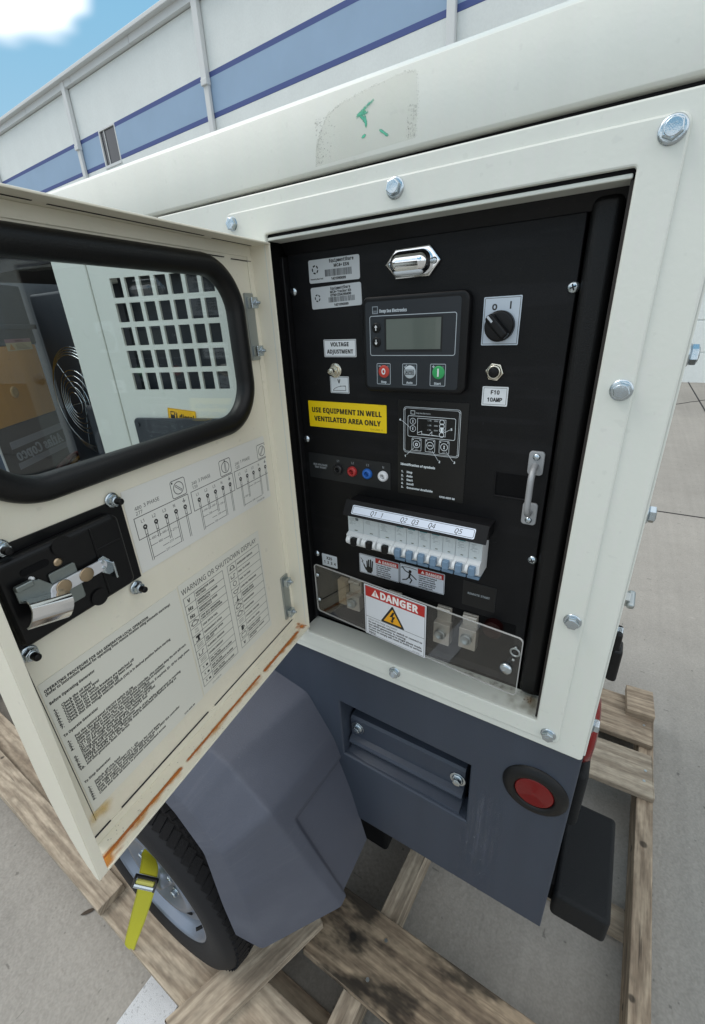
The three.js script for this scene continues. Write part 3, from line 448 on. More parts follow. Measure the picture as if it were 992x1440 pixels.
// ═════════ control panel
const cp = G('control_panel', gen);
const ZP = -0.04;
{
  M('panel_plate', [bx(-0.4475, -0.0958, 0.985, 1.562, -0.046, ZP, 0.0015)], mPanel, cp);
  const fl = M('panel_flange', [bx(-0.45, -0.0635, -0.0, 0.02, -0.004, 0, 0.001)], mPanel, cp); fl.position.set(0, 1.561, -0.041); fl.rotation.x = 0.55;
  M('panel_fold', [bx(-0.456, -0.4478, 0.985, 1.56, -0.046, -0.030, 0.002)], mPanel, cp);
  M('seal_column', [bx(-0.0935, -0.0655, 0.980, 1.575, -0.06, -0.0335, 0.009)], mRubber, cp);
  const scr = (x, y, mat = mZinc) => { const t = G('screw', cp); t.position.set(x, y, ZP); t.rotation.z = x * 9 + y * 5; M('head', screwGeo, mat, t).parent.scale.setScalar(0.95); M('recess', crossGeo, mGap, t); };
  // screws are single meshes so that they stay one level down
  for (const [x, y] of [[-0.4420, 1.5192], [-0.4418, 1.3177], [-0.4418, 1.1168], [-0.0987, 1.5005], [-0.0999, 1.1952]]) put('screw', screwGeo, mZinc, cp, x, y, ZP, x * 9 + y * 5, () => {});
  for (const [x, y] of [[-0.4420, 1.5192], [-0.4418, 1.3177], [-0.4418, 1.1168], [-0.0987, 1.5005], [-0.0999, 1.1952]]) put('screw_recess', crossGeo, mGap, cp, x, y, ZP - 0.0001, x * 9 + y * 5);
  const Z1 = ZP + 0.0003;
  // asset labels
  const ring = (c, x, y, r) => { c.strokeStyle = '#15191c'; c.lineWidth = r * 0.42; for (let i = 0; i < 5; i++) { c.beginPath(); c.arc(x, y, r, i * 1.257 + 0.15, i * 1.257 + 1.0); c.stroke(); } };
  const bars = (c, x, y, w, h, seed) => { const r = rng(seed); let p = x; c.fillStyle = '#15191c'; while (p < x + w) { const a = 0.25 + r() * 0.75; c.fillRect(p, y, a, h); p += a + 0.25 + r() * 0.6; } };
  sheet('asset_label', print(76, 26.3, 8, (c) => { c.fillStyle = '#c9ccce'; c.fillRect(0, 0, 76, 26.3); ring(c, 10, 11, 4.2); txt(c, 'EquipmentShare', 50, 3.7, 4.8, { b: true, al: 'center', max: 36, f: 'monospace' }); txt(c, 'MC4+ ESN', 50, 9.3, 4.8, { b: true, al: 'center', max: 24 }); bars(c, 25, 12.3, 40, 7.6, 3); txt(c, '1431090099', 45, 22.6, 4, { b: true, al: 'center', max: 25 }); txt(c, 'Powered by Share Track', 1.8, 22, 2.2, { b: true, max: 20 }); }), [-0.4138, -0.3378, 1.5263, 1.5526], Z1, cp, { r: 0.0025, rough: 0.35 });
  sheet('asset_label', print(76.5, 25.5, 8, (c) => { c.fillStyle = '#c3c7ca'; c.fillRect(0, 0, 76.5, 25.5); ring(c, 10, 12.6, 3.7); txt(c, 'EquipmentShare', 46, 3.2, 4, { b: true, al: 'center', max: 30, f: 'monospace' }); txt(c, 'MC4+ Tracker Kit', 46, 7.2, 4, { b: true, al: 'center', max: 32 }); txt(c, 'KTR01354290490', 46, 11, 4, { b: true, al: 'center', max: 33 }); bars(c, 27, 13.2, 39, 6, 8); txt(c, '1431090099', 46, 22.2, 4, { b: true, al: 'center', max: 25 }); }), [-0.4128, -0.3363, 1.4967, 1.5222], Z1, cp, { r: 0.0025, rough: 0.35, rot: 0.025 });
  const plain = (w, h, lines, sz, f = 'sans-serif', bg = '#dfe3e6', bold = true) => print(w, h, 8, (c) => { c.fillStyle = bg; c.fillRect(0, 0, w, h); frameRect(c, 1.1, 1.1, w - 2.2, h - 2.2, 0.5); lines.forEach((s, i) => txt(c, s, w / 2, h * ((i + 1) / (lines.length + 1)) + (i - (lines.length - 1) / 2) * 1.6, sz, { al: 'center', f, b: bold, max: w - 6 })); });
  sheet('voltage_label', plain(51, 22, ['VOLTAGE', 'ADJUSTMENT'], 6.6, 'sans-serif', '#dfe3e6', true), [-0.3979, -0.3469, 1.4363, 1.4583], Z1, cp, { r: 0.001 });
  sheet('curve_label', print(30.5, 22.5, 8, (c) => { c.fillStyle = '#d5dade'; c.fillRect(0, 0, 30.5, 22.5); frameRect(c, 1, 1, 28.5, 20.5, 0.5); txt(c, 'V', 14.5, 6, 7, { b: true, al: 'center' }); ln(c, '#111', 0.6, 4, 19, 25, 18.6, 25, 12.8, 16, 12.8); c.beginPath(); c.moveTo(4, 19); c.quadraticCurveTo(9, 13, 25, 12.4); c.stroke(); }), [-0.3911, -0.3605, 1.3888, 1.4113], Z1, cp);
  sheet('ventilation_sticker', print(129, 37.6, 8, (c) => { c.fillStyle = '#f2cf07'; c.fillRect(0, 0, 129, 37.6); txt(c, 'USE EQUIPMENT IN WELL', 63.5, 12.6, 9.6, { b: true, al: 'center', max: 120, fill: '#1c1a12' }); txt(c, 'VENTILATED AREA ONLY', 64.5, 25.2, 9.6, { b: true, al: 'center', max: 117, fill: '#1c1a12' }); txt(c, '1310 2005 11', 103, 34.4, 3.4, { fill: '#5c5212', max: 22 }); }), [-0.4326, -0.3036, 1.3385, 1.3761], Z1, cp, { rough: 0.45, label: 'yellow ventilation warning sticker' });
  // key to the controller symbols
  sheet('symbol_key', print(94, 129, 8, (c) => {
    c.fillStyle = '#08090a'; c.fillRect(0, 0, 94, 129); const w = '#dfe6ea';
    frameRect(c, 8.5, 8.5, 76, 60, 0.55, w, 4); frameRect(c, 10.3, 10, 72.4, 57, 0.45, w, 3); ln(c, w, 0.4, 8.5, 13, 11.5, 10.2); ln(c, w, 0.4, 84.5, 13, 81.5, 10.2); ln(c, w, 0.4, 8.5, 64, 11.5, 66.6); ln(c, w, 0.4, 84.5, 64, 81.5, 66.6);
    frameRect(c, 18.5, 13, 5.5, 4.4, 0.6, w); txt(c, 'Deep Sea Electronics', 25.5, 16, 2.4, { fill: w, max: 20 });
    frameRect(c, 14.5, 19.5, 64, 27, 0.6, w, 2); frameRect(c, 28, 22, 38, 21, 0.5, w);
    for (const y of [26.5, 36]) { c.beginPath(); c.arc(21.5, y, 3.9, 0, 7); c.lineWidth = 0.6; c.strokeStyle = w; c.stroke(); ln(c, w, 1, 21.5, y - 2, 21.5, y + 2); }
    for (const [x, y, s] of [[42, 24.5, 'L 1N'], [50.5, 24.5, '000V'], [42, 30.5, 'L 2N'], [50.5, 30.5, '000V'], [42, 36.5, 'L 3N'], [50.5, 36.5, '000V']]) txt(c, s, x, y, 2.4, { fill: w });
    ln(c, w, 0.6, 28, 41, 34, 38.5, 34, 42, 44, 42.5, 48, 38, 48, 42.5, 57, 43); for (const y of [25, 30, 35, 41]) { c.beginPath(); c.arc(61, y, 3, 0, 7); c.lineWidth = 0.8; c.strokeStyle = w; c.stroke(); } c.fillStyle = w; c.fillRect(59.4, 31.5, 3.2, 6);
    [['O', 27], ['AUTO', 46], ['I', 65]].forEach(([s, x]) => { frameRect(c, x - 6.5, 48.5, 13, 16.5, 0.55, w, 1); c.beginPath(); c.arc(x, 56.5, 4.6, 0, 7); c.lineWidth = 0.8; c.strokeStyle = w; c.stroke(); txt(c, s, x, 56.7, s.length > 1 ? 2.2 : 5.5, { b: true, al: 'center', fill: w }); txt(c, s === 'O' ? 'Stop' : s === 'I' ? 'Start' : 'Auto', x, 63.2, 1.8, { al: 'center', fill: w }); c.fillStyle = w; c.fillRect(x - 5.6, 49.6, 1.4, 1.4); c.fillRect(x + 4.2, 49.6, 1.4, 1.4); });
    const lead = [['4', 3.2, 25.5, 5, 26, 19, 36], ['5', 73.6, 33, 72, 33.5, 63, 38.5], ['1', 11, 74, 13, 72, 25, 60], ['2', 59.5, 76.5, 58, 75.5, 49, 63], ['3', 79.5, 75, 77.5, 74, 68, 62]];
    for (const [s, tx, ty, ...p] of lead) { txt(c, s, tx, ty, 4, { b: true, al: 'center', fill: w }); ln(c, w, 0.5, ...p); }
    txt(c, 'Identification of symbols', 4, 86, 4.3, { b: true, fill: w, max: 50 });
    ['Stop', 'Auto', 'Start', 'Scroll', 'Generator Available'].forEach((s, i) => { txt(c, `${i + 1}.`, 5, 96.5 + i * 5.7, 4, { b: true, fill: w }); txt(c, s, 13, 96.5 + i * 5.7, 4, { b: true, fill: w, max: 40 }); });
    txt(c, '1310 4597 06', 61, 127 - 1.8, 3.6, { b: true, fill: w, max: 25 });
  }), [-0.2868, -0.1930, 1.2555, 1.3845], Z1, cp, { rough: 0.28 });
  // test points
  sheet('test_point_strip', print(141.8, 40, 6, (c) => { c.fillStyle = '#191b1d'; c.fillRect(0, 0, 141.8, 40); txt(c, 'BUS VOLTAGE', 21, 17.5, 4, { b: true, al: 'center', fill: '#8f9498', max: 28 }); txt(c, 'TEST POINT', 21, 21.8, 4, { b: true, al: 'center', fill: '#8f9498', max: 24 }); ['L1', 'L2', 'L3', 'N'].forEach((s, i) => txt(c, s, 54.5 + i * 25.3, 7.6, 4.6, { al: 'center', fill: '#a9aeb2' })); }), [-0.4402, -0.2984, 1.2570, 1.2970], Z1, cp, { rough: 0.5 });
  [[-0.3858, [0.012, 0.012, 0.013], 'black test socket'], [-0.3611, [0.42, 0.03, 0.03], 'red test socket'], [-0.3355, [0.02, 0.13, 0.48], 'blue test socket'], [-0.3098, [0.75, 0.76, 0.78], 'white test socket']].forEach(([x, c, lb]) => {
    put('test_socket', [uvm(lathe([[0.0033, -0.002], [0.0033, 0.0052], [0.0044, 0.0058], [0.0066, 0.0052], [0.0076, 0.0034], [0.0078, 0]], 32)), uvm(lathe([[0.0024, 0], [0.0024, 0.004], [0.0014, 0.0044], [0.0014, 0.001], [0, 0.001]], 20))], std({ color: col(...c), roughness: 0.35 }), cp, x, 1.2766, ZP).userData.label = lb;
    put('socket_hole', cyl(0.0033, 0.0033, 0.001, 20, 0, 0, 0.0008), mMatte, cp, x, 1.2766, ZP);
  });
  // voltage trimmer nut and the breaker push button
  put('trimmer', [uvm(lathe([[0.0095, 0], [0.0095, 0.0012], [0.006, 0.0014]], 28)), hexHead(0.0078, 0.0048).translate(0, 0, 0.0012), uvm(lathe([[0.0044, 0.005], [0.0044, 0.0125], [0.0036, 0.0135], [0, 0.0135]], 20)), bx(-0.0038, 0.0038, -0.0007, 0.0007, 0.0128, 0.0139)], mNickel, cp, -0.3815, 1.4188, ZP, 0.3);
  put('button_collar', [hexHead(0.0102, 0.0042), uvm(lathe([[0.0078, 0.004], [0.0078, 0.0068], [0.0062, 0.0074], [0.0056, 0.0068], [0.0056, 0.003]], 28))], mNickel, cp, -0.1663, 1.4209, ZP, 0.5);
  put('push_button', uvm(lathe([[0.0055, 0.003], [0.0055, 0.0078], [0.0045, 0.0088], [0, 0.009]], 24)), mBlack, cp, -0.1663, 1.4209, ZP);
  sheet('fuse_label', print(29, 21.6, 10, (c) => { c.fillStyle = '#dde1e4'; c.fillRect(0, 0, 29, 21.6); frameRect(c, 1.6, 1.6, 25.8, 18.4, 0.4); txt(c, 'F10', 14.5, 6.9, 5.8, { b: true, al: 'center', f: 'monospace', max: 12 }); txt(c, '10AMP', 14.5, 15.2, 5.8, { b: true, al: 'center', f: 'monospace', max: 22.5 }); }), [-0.1788, -0.1498, 1.3832, 1.4048], Z1, cp);
  // on/off switch
  sheet('switch_plate', print(38.4, 48, 8, (c) => { c.fillStyle = '#c2cdd8'; c.fillRect(0, 0, 38.4, 48); frameRect(c, 1.4, 1.4, 35.6, 45.2, 0.45); txt(c, 'O', 11.5, 10.2, 7.6, { b: true, al: 'center' }); c.fillRect(26.9, 5.2, 1.5, 7.2); }), [-0.1842, -0.1450, 1.4488, 1.4968], Z1, cp, { rough: 0.35, th: 0.001 });
  const kb = put('rotary_knob', [uvm(lathe([[0.0155, 0], [0.0155, 0.006], [0.0148, 0.0076], [0.0128, 0.0085], [0, 0.0085]], 40)), bx(-0.0048, 0.0048, -0.0145, 0.0145, 0.006, 0.0185, 0.003), bx(-0.0012, 0.0012, 0.004, 0.0142, 0.0183, 0.0189)], mBlack, cp, -0.1650, 1.4680, ZP + 0.001, 0.75);
  M('knob_pointer', bx(-0.0011, 0.0011, 0.006, 0.0138, 0.0186, 0.0193), mGreyPl, cp).position.copy(kb.position); cp.children[cp.children.length - 1].rotation.z = 0.75;
  // chrome panel lamp
  const hexS = shapeOf([[-0.0345, 0], [-0.021, 0.0150], [0.0205, 0.0155], [0.0335, 0], [0.0205, -0.0148], [-0.021, -0.0150]]);
  put('lamp_base', ext(hexS, 0, 0.004, 0.0015), mChrome, cp, -0.2674, 1.5366, ZP);
  const cap = new THREE.CapsuleGeometry(0.0118, 0.026, 10, 32, 1); cap.rotateZ(Math.PI / 2); put('lamp_cover', uvm(cap.clone()), mChrome, cp, -0.2680, 1.5366, ZP + 0.0045, 0, (m) => m.scale.set(1, 1.05, 1.25));
  put('lamp_lens', bx(-0.0185, 0.0175, -0.0118, -0.0005, 0.004, 0.0155, 0.004), mLens, cp, -0.2680, 1.5362, ZP);
  for (const s of [-1, 1]) put('lamp_screw', screwGeo, mZinc, cp, -0.2677 + s * 0.0265, 1.5366, ZP + 0.004, 0.5, (m) => m.scale.setScalar(0.6));
  // genset controller
  M('controller_bezel', ext(rr(-0.3300, -0.1958, 1.3955, 1.5060, 0.010), ZP, -0.0275, 0.004, 10, 4), mBlack, cp);
  sheet('controller_face', print(119.5, 98.5, 8, (c) => {
    const g = '#1c2127', w = '#b9c2c9'; c.fillStyle = g; c.fillRect(0, 0, 119.5, 98.5);
    c.fillStyle = '#8e979e'; c.fillRect(9.5, 5.2, 7.6, 8.2); c.fillStyle = g; c.fillRect(10.3, 6, 6, 4); txt(c, 'DSE', 13.3, 11.6, 3.2, { b: true, al: 'center', max: 6.6, fill: '#1c2127' }); txt(c, 'Deep Sea Electronics', 19, 10.8, 4.6, { b: true, fill: w, max: 36 });
    frameRect(c, 5.8, 15.8, 109, 44.6, 0.7, w, 2.5);
    c.fillStyle = '#0c0d0f'; c.fillRect(25.5, 18.3, 74, 38.2);
    [['–', 14.6], ['✓', 50], ['+', 86]].forEach(([s, x], i) => { c.fillStyle = '#2b3136'; c.fillRect(x, 70, 18.6, 24.6); frameRect(c, x, 70, 18.6, 24.6, 0.6, w, 1); ln(c, w, 0.9, x + 2.2, 73, x + 5.4, 73); if (i === 2) ln(c, w, 0.9, x + 3.8, 71.4, x + 3.8, 74.6); if (i === 1) { c.fillStyle = '#2b3136'; c.fillRect(x + 1.5, 71.5, 5, 3); ln(c, w, 0.8, x + 2, 73, x + 3.2, 74.6, x + 5.4, 71.2); } c.fillStyle = '#59626a'; c.beginPath(); c.arc(x + 15.2, 73.2, 1.4, 0, 7); c.fill(); txt(c, ['Stop', 'Auto', 'Start'][i], x + 9.3, 92.3, 3.6, { b: true, al: 'center', fill: w }); });
  }), [-0.3246, -0.2051, 1.4012, 1.4997], -0.0277, cp, { r: 0.004, rough: 0.42 });
  M('lcd_screen', bx(-0.2962, -0.2272, 1.4462, 1.4798, -0.0275, -0.0268), new THREE.MeshPhysicalMaterial({ color: col(0.095, 0.115, 0.10), roughness: 0.3, clearcoat: 1, clearcoatRoughness: 0.04 }), cp);
  for (const [y, s] of [[1.4708, 1], [1.4547, -1]]) {
    put('scroll_button', uvm(lathe([[0.0058, 0], [0.0056, 0.0012], [0.004, 0.0017], [0, 0.0018]], 28)), mBlack, cp, -0.3097, y, -0.0274);
    const a = shapeOf([[-0.0005, -0.003 * s], [0.0005, -0.003 * s], [0.0005, 0.0004 * s], [0.002, 0.0004 * s], [0, 0.0032 * s], [-0.002, 0.0004 * s], [-0.0005, 0.0004 * s]].map((p) => p)); put('arrow_mark', ext(a, 0.0017, 0.0021), mWhitePl, cp, -0.3097, y, -0.0274);
  }
  [[-0.3002, [0.46, 0.045, 0.03], 'O', 'red stop button'], [-0.2648, [0.48, 0.53, 0.56], 'AUTO', 'grey auto button'], [-0.2284, [0.03, 0.33, 0.10], 'I', 'green start button']].forEach(([x, c, s, lb], i) => {
    put('control_button', uvm(lathe([[0.0076, 0], [0.0074, 0.0009], [0.006, 0.0014], [0, 0.0015]], 36)), std({ color: col(...c), roughness: 0.4 }), cp, x, 1.4203, -0.0274).userData.label = lb;
    if (i === 0) put('button_mark', uvm(new THREE.TorusGeometry(0.0026, 0.0009, 6, 24).scale(0.8, 1.1, 0.4)), mWhitePl, cp, x, 1.4203, -0.0258);
    if (i === 2) put('button_mark', bx(-0.0009, 0.0009, -0.0045, 0.0045, 0, 0.0004), mWhitePl, cp, x, 1.4203, -0.0259);
    if (i === 1) sheet('button_mark', print(12, 6, 16, (k) => { k.fillStyle = '#9aa3a8'; k.fillRect(0, 0, 12, 6); frameRect(k, 0.4, 0.4, 11.2, 5.2, 0.6, '#16191b'); txt(k, 'AUTO', 6, 3.2, 4, { b: true, al: 'center', max: 9.5 }); }), [x - 0.006, x + 0.006, 1.4173, 1.4233], -0.0259, cp, { r: 0.0002 });
  });
  // pull handle over its dark pocket
  M('handle_pocket', [bx(-0.1545, -0.1145, 1.2745, 1.304, ZP - 0.001, ZP + 0.0006)], mMatte, cp);
  M('pocket_lip', [bx(-0.1545, -0.1145, 1.2735, 1.2755, ZP, ZP + 0.003, 0.0008), bx(-0.1555, -0.1537, 1.2735, 1.305, ZP, ZP + 0.002, 0.0006)], mPanel, cp);
  for (const y of [1.3215, 1.2580]) put('handle_foot', ext(rr(-0.0085, 0.0085, -0.0142, 0.0142, 0.004), 0, 0.004, 0.001), mHandle, cp, -0.1105, y, ZP);
  M('pull_handle', tube([[-0.1105, 1.319, -0.037], [-0.1105, 1.3175, -0.024], [-0.1105, 1.3100, -0.0165], [-0.1105, 1.29, -0.015], [-0.1105, 1.27, -0.0165], [-0.1105, 1.2625, -0.024], [-0.1105, 1.261, -0.037]], 0.0036, 32, 12), mHandle, cp);
  for (const y of [1.3292, 1.2500]) put('handle_screw', screwGeo, mZinc, cp, -0.1105, y, ZP + 0.0038, y * 11, (m) => m.scale.setScalar(0.72));
  // breakers
  const BZ = -0.0125;
  const prof = (d) => { const g = new THREE.ExtrudeGeometry(shapeOf([[ZP, 1.1690], [-0.014, 1.1690], [-0.008, 1.172], [-0.0035, 1.1765], [-0.0035, 1.1905], [-0.0105, 1.1935], [-0.0105, 1.2225], [ZP, 1.2225]]), { depth: d, bevelEnabled: false }); g.rotateY(-Math.PI / 2); return uvm(toCreasedNormals(g, 0.4)); };
  const wide = 0.0258, nar = 0.0174;
  const front = (w, blue, seed) => print(w * 1000, 29, 10, (c) => { const W = w * 1000; c.fillStyle = '#c4cbcd'; c.fillRect(0, 0, W, 29); ln(c, '#9aa3a7', 0.25, 0.3, 0, 0.3, 29); ln(c, '#a9b1b4', 0.2, 0, 11, W, 11); if (blue) { c.fillStyle = '#2f7f86'; c.fillRect(2, 4.4, W * 0.62, 1.3); } else if (seed === 0) { c.fillStyle = '#5c666b'; c.fillRect(2, 3.6, W * 0.3, 1.2); c.fillRect(W * 0.5, 5.5, 5, 4.5); } const r = rng(seed + 40); c.fillStyle = 'rgba(70,80,86,0.6)'; for (let i = 0; i < 6; i++) { if (seed % 3 === 1 && i > 2) break; c.fillRect(2 + 3 * r(), 7 + i * 1.9, 2 + r() * W * 0.4, 0.55); } frameRect(c, W * 0.45, 12.5, W * 0.3, 6, 0.2, '#97a0a4'); c.fillStyle = '#5a5e50'; c.fillRect(W * 0.42, 25.4, W * 0.2, 1.4); });
  let x = -0.3545; const gw = prof(wide - 0.0004), gn = prof(nar - 0.0004);
  for (let i = 0; i < 10; i++) {
    const w = i < 3 ? wide : nar, blue = [3, 4, 5, 6, 8].includes(i);
    put('circuit_breaker', i < 3 ? gw : gn, mWhitePl, cp, x + w - 0.0002, 0, 0);
    sheet('breaker_print', front(w, blue, i), [x + 0.0002, x + w - 0.0002, 1.1938, 1.2223], -0.0104, cp, { r: 0.0003, th: 0.0003 });
    const cx = x + w * 0.5 + (i < 3 ? 0.0015 : 0);
    M('breaker_toggle', [bx(cx - 0.0042, cx + 0.0042, 1.1765, 1.1885, -0.006, 0.0035, 0.0015)], i < 3 ? mBlack : mBluePl, cp);
    M('toggle_collar', [cyl(0.0062, 0.0062, i < 3 ? 0.0065 : 0.0036, 20, x + (i < 3 ? 0.0065 : 0.0021), 1.1838, -0.0025, 'x')], mWhitePl, cp);
    if (i < 3) M('toggle_collar', [cyl(0.0062, 0.0062, 0.0035, 20, x + w - 0.0022, 1.1838, -0.0025, 'x')], mWhitePl, cp);
    else M('breaker_foot', [bx(x + 0.0006, x + nar - 0.0006, 1.1660, 1.1705, -0.03, -0.007, 0.0012)], mBluePl, cp);
    x += w;
  }
  const hood = M('breaker_hood', [bx(-0.1035, 0.1035, -0.0115, 0.0125, -0.0022, 0, 0.0008)], mPanel, cp); hood.position.set(-0.2528, 1.2338, -0.0048); hood.rotation.x = -0.60;
  M('hood_bracket', bx(-0.356, -0.15, 1.2235, 1.240, ZP, -0.014), mPanel, cp);
  const hl = sheet('breaker_label', print(178, 13, 8, (c) => { c.fillStyle = '#dce4f2'; c.fillRect(0, 0, 178, 13); frameRect(c, 1.4, 1.4, 175.2, 10.2, 0.5, '#111', 2); [['Q1 1', 40], ['Q2', 81], ['Q3', 97.5], ['Q4', 121], ['Q5', 156.5]].forEach(([s, px]) => txt(c, s, px, 6.8, 8.6, { f: 'monospace', al: 'center', it: true })); }), [-0.089, 0.089, -0.0082, 0.0052], 0.0001, cp, { r: 0.002 });
  hl.position.set(-0.2535, 1.2338 - 0.001, -0.0048 + 0.0006); hl.rotation.x = -0.60;
  // labels near the foot of the panel
  sheet('terminal_label', print(30.5, 22.6, 10, (c) => { c.fillStyle = '#d3dae0'; c.fillRect(0, 0, 30.5, 22.6); txt(c, 'X25', 15, 7, 6.6, { b: true, al: 'center', f: 'monospace', max: 13 }); txt(c, '1 2 3 4', 15.5, 15.4, 6.6, { b: true, al: 'center', f: 'monospace', max: 24 }); }), [-0.4306, -0.4001, 1.0975, 1.1205], Z1, cp);
  const dl = (kind) => print(71, 35.3, 8, (c) => {
    c.fillStyle = '#d9dee6'; c.fillRect(0, 0, 71, 35.3); frameRect(c, 1, 1, 69, 33.3, 0.5, '#222', 1.5); c.fillStyle = '#b3261e'; c.fillRect(29.5, 1.6, 39.8, 8.8); c.fillStyle = '#e9e4e0'; c.beginPath(); c.moveTo(34, 8.6); c.lineTo(37, 3.2); c.lineTo(40, 8.6); c.fill(); txt(c, 'DANGER', 54, 6.2, 7, { b: true, al: 'center', fill: '#efe6e3', max: 25 });
    const L = kind ? ['Live parts behind', 'covers. Contact', 'will cause death', 'or serious injury.', 'Lock out before', 'servicing unit.'] : ['Can shock, burn', 'or cause death.', 'Do not touch', 'electrical parts', 'while operating', 'the equipment.']; L.forEach((s, i) => txt(c, s, 31, 13.6 + i * 3.7, 3.4, { b: true, max: 37 }));
    c.fillStyle = '#111'; c.strokeStyle = '#111'; c.lineCap = 'round';
    if (!kind) { c.lineWidth = 2.5; for (const [a, b, p, q] of [[17, 24, 17, 9], [20.2, 23, 20.6, 8], [23, 24, 24, 10], [14.5, 25, 14, 12], [12, 27, 8.5, 20]]) { c.beginPath(); c.moveTo(a, b); c.lineTo(p, q); c.stroke(); } c.beginPath(); c.ellipse(17.8, 26, 6.4, 5.4, 0, 0, 7); c.fill(); c.fillRect(14, 27, 8, 5.5); c.lineWidth = 1.1; c.beginPath(); c.moveTo(3, 8); c.lineTo(7, 13); c.lineTo(4.6, 14); c.lineTo(9, 19); c.stroke(); } else { c.beginPath(); c.arc(17, 10.5, 2.4, 0, 7); c.fill(); c.lineWidth = 3; c.beginPath(); c.moveTo(17, 14); c.lineTo(15.5, 21); c.stroke(); c.lineWidth = 1.8; for (const p of [[16.6, 14, 9, 11, 4, 5], [17.2, 14.5, 22, 18, 27, 22], [15.5, 21, 20, 25, 17, 31], [15.3, 21, 11, 26, 5, 28]]) { c.beginPath(); c.moveTo(p[0], p[1]); c.lineTo(p[2], p[3]); c.lineTo(p[4], p[5]); c.stroke(); } c.lineWidth = 0.9; c.beginPath(); c.moveTo(2, 7); c.quadraticCurveTo(10, 2, 27, 5); c.stroke(); }
  });
  sheet('danger_label', dl(0), [-0.3557, -0.2848, 1.1049, 1.1399], Z1, cp, { r: 0.002, label: 'danger label with a hand symbol' });
  sheet('danger_label', dl(1), [-0.2838, -0.2122, 1.1058, 1.1410], Z1, cp, { r: 0.002, label: 'danger label with a falling figure' });
  sheet('remote_start_plate', print(46, 40, 8, (c) => { c.fillStyle = '#0d0e10'; c.fillRect(0, 0, 46, 40); frameRect(c, 0.4, 0.4, 45.2, 39.2, 0.4, '#23262a'); txt(c, 'REMOTE START', 22.5, 19, 4.4, { b: true, al: 'center', fill: '#8e9498', max: 34 }); }), [-0.1848, -0.1388, 1.1, 1.14], Z1, cp, { rough: 0.3 });
  // terminal recess and lugs
  M('terminal_recess', [bx(-0.41, -0.108, 1.0, 1.089, ZP, ZP + 0.0008)], mMatte, cp);
  const mLug = std({ color: col(0.50, 0.47, 0.42), metalness: 0.7, roughness: 0.45, bumpMap: grit, bumpScale: 0.0002 });
  for (const [lx, y0, y1] of [[-0.3640, 1.034, 1.062], [-0.2905, 1.036, 1.064], [-0.2090, 1.026, 1.063], [-0.1700, 1.033, 1.068]]) {
    M('terminal_lug', [bx(lx - 0.0125, lx + 0.0125, y0, y1, ZP, -0.026, 0.001), bx(lx - 0.011, lx + 0.011, y1 - 0.002, 1.088, ZP, -0.036, 0.001), cyl(0.0035, 0.0035, 0.02, 10, lx, 1.084, -0.034, 'x')], mLug, cp);
    put('lug_screw', [uvm(lathe([[0.0086, -0.002], [0.0086, 0.004], [0.0078, 0.0052], [0.0056, 0.0052], [0.0050, 0.0025], [0, 0.0022]], 28))], mZincDull, cp, lx - 0.001, (y0 + y1) / 2 + 0.001, -0.026);
  }
  M('terminal_spacer', [bx(-0.394, -0.3785, 1.037, 1.085, ZP, -0.028, 0.001)], std({ color: col(0.30, 0.235, 0.15), roughness: 0.6 }), cp);
  M('cable_gland', [cyl(0.013, 0.013, 0.012, 24, -0.137, 1.078, -0.034)], mRedDark, cp);
  // clear shield
  const sh = new THREE.Vector3(0.3347, 0, 0.028).normalize(), ang = -Math.atan2(0.028, 0.3347), Ls = 0.3359;
  const holder = (m, s, y, off = 0) => { m.position.set(-0.4242 + sh.x * s - sh.z * off, y, -0.008 + sh.z * s + sh.x * off); m.rotation.y = ang; return m; };
  const plate = rr(-Ls / 2, Ls / 2, -0.0465, 0.0460, 0.006); holder(M('clear_shield', ext(plate, -0.001, 0.001), mAcrylic, cp), Ls / 2, 1.0720);
  const rim = rr(-Ls / 2 - 0.0002, Ls / 2 + 0.0002, -0.0467, 0.0462, 0.0062); rim.holes.push(rr(-Ls / 2 + 0.0006, Ls / 2 - 0.0006, -0.0459, 0.0454, 0.0058, THREE.Path)); holder(M('shield_edge', ext(rim, -0.0011, 0.0011), mEdge, cp), Ls / 2, 1.0720);
  const dgr = sheet('high_voltage_sign', print(105, 92.5, 8, (c) => {
    c.fillStyle = '#dcdfe4'; c.fillRect(0, 0, 105, 92.5); frameRect(c, 1.8, 1.8, 101.4, 88.9, 0.6, '#333', 1); c.fillStyle = '#b5201a'; c.fillRect(2.4, 2.4, 100.2, 18.2); c.fillStyle = '#f0ece8'; c.beginPath(); c.moveTo(13, 17.5); c.lineTo(20, 4.8); c.lineTo(27, 17.5); c.fill(); c.fillStyle = '#b5201a'; c.fillRect(19.2, 8.5, 1.6, 5); c.fillRect(19.2, 14.4, 1.6, 1.6); txt(c, 'DANGER', 60, 12, 16.5, { b: true, al: 'center', fill: '#f2efec', max: 64 });
    c.fillStyle = '#16140c'; c.beginPath(); c.moveTo(50, 25); c.lineTo(68.5, 56); c.lineTo(31.5, 56); c.closePath(); c.lineJoin = 'round'; c.lineWidth = 3; c.strokeStyle = '#16140c'; c.stroke(); c.fill(); c.fillStyle = '#eda90f'; c.beginPath(); c.moveTo(50, 28.5); c.lineTo(65.5, 54.2); c.lineTo(34.5, 54.2); c.closePath(); c.fill();
    c.fillStyle = '#16140c'; c.beginPath(); [[50.5, 33], [45, 43.5], [49.6, 42.6], [48, 49.5], [46, 49], [49, 53.5], [52.4, 49.2], [50.4, 49.4], [54.8, 40.6], [50.4, 41.4], [53.6, 33.6]].forEach((p, i) => (i ? c.lineTo(...p) : c.moveTo(...p))); c.fill();
    ln(c, '#333', 0.6, 2, 58, 103, 58); txt(c, 'HIGH VOLTAGE HAZARD!!', 6, 62.6, 4.6, { max: 62 });
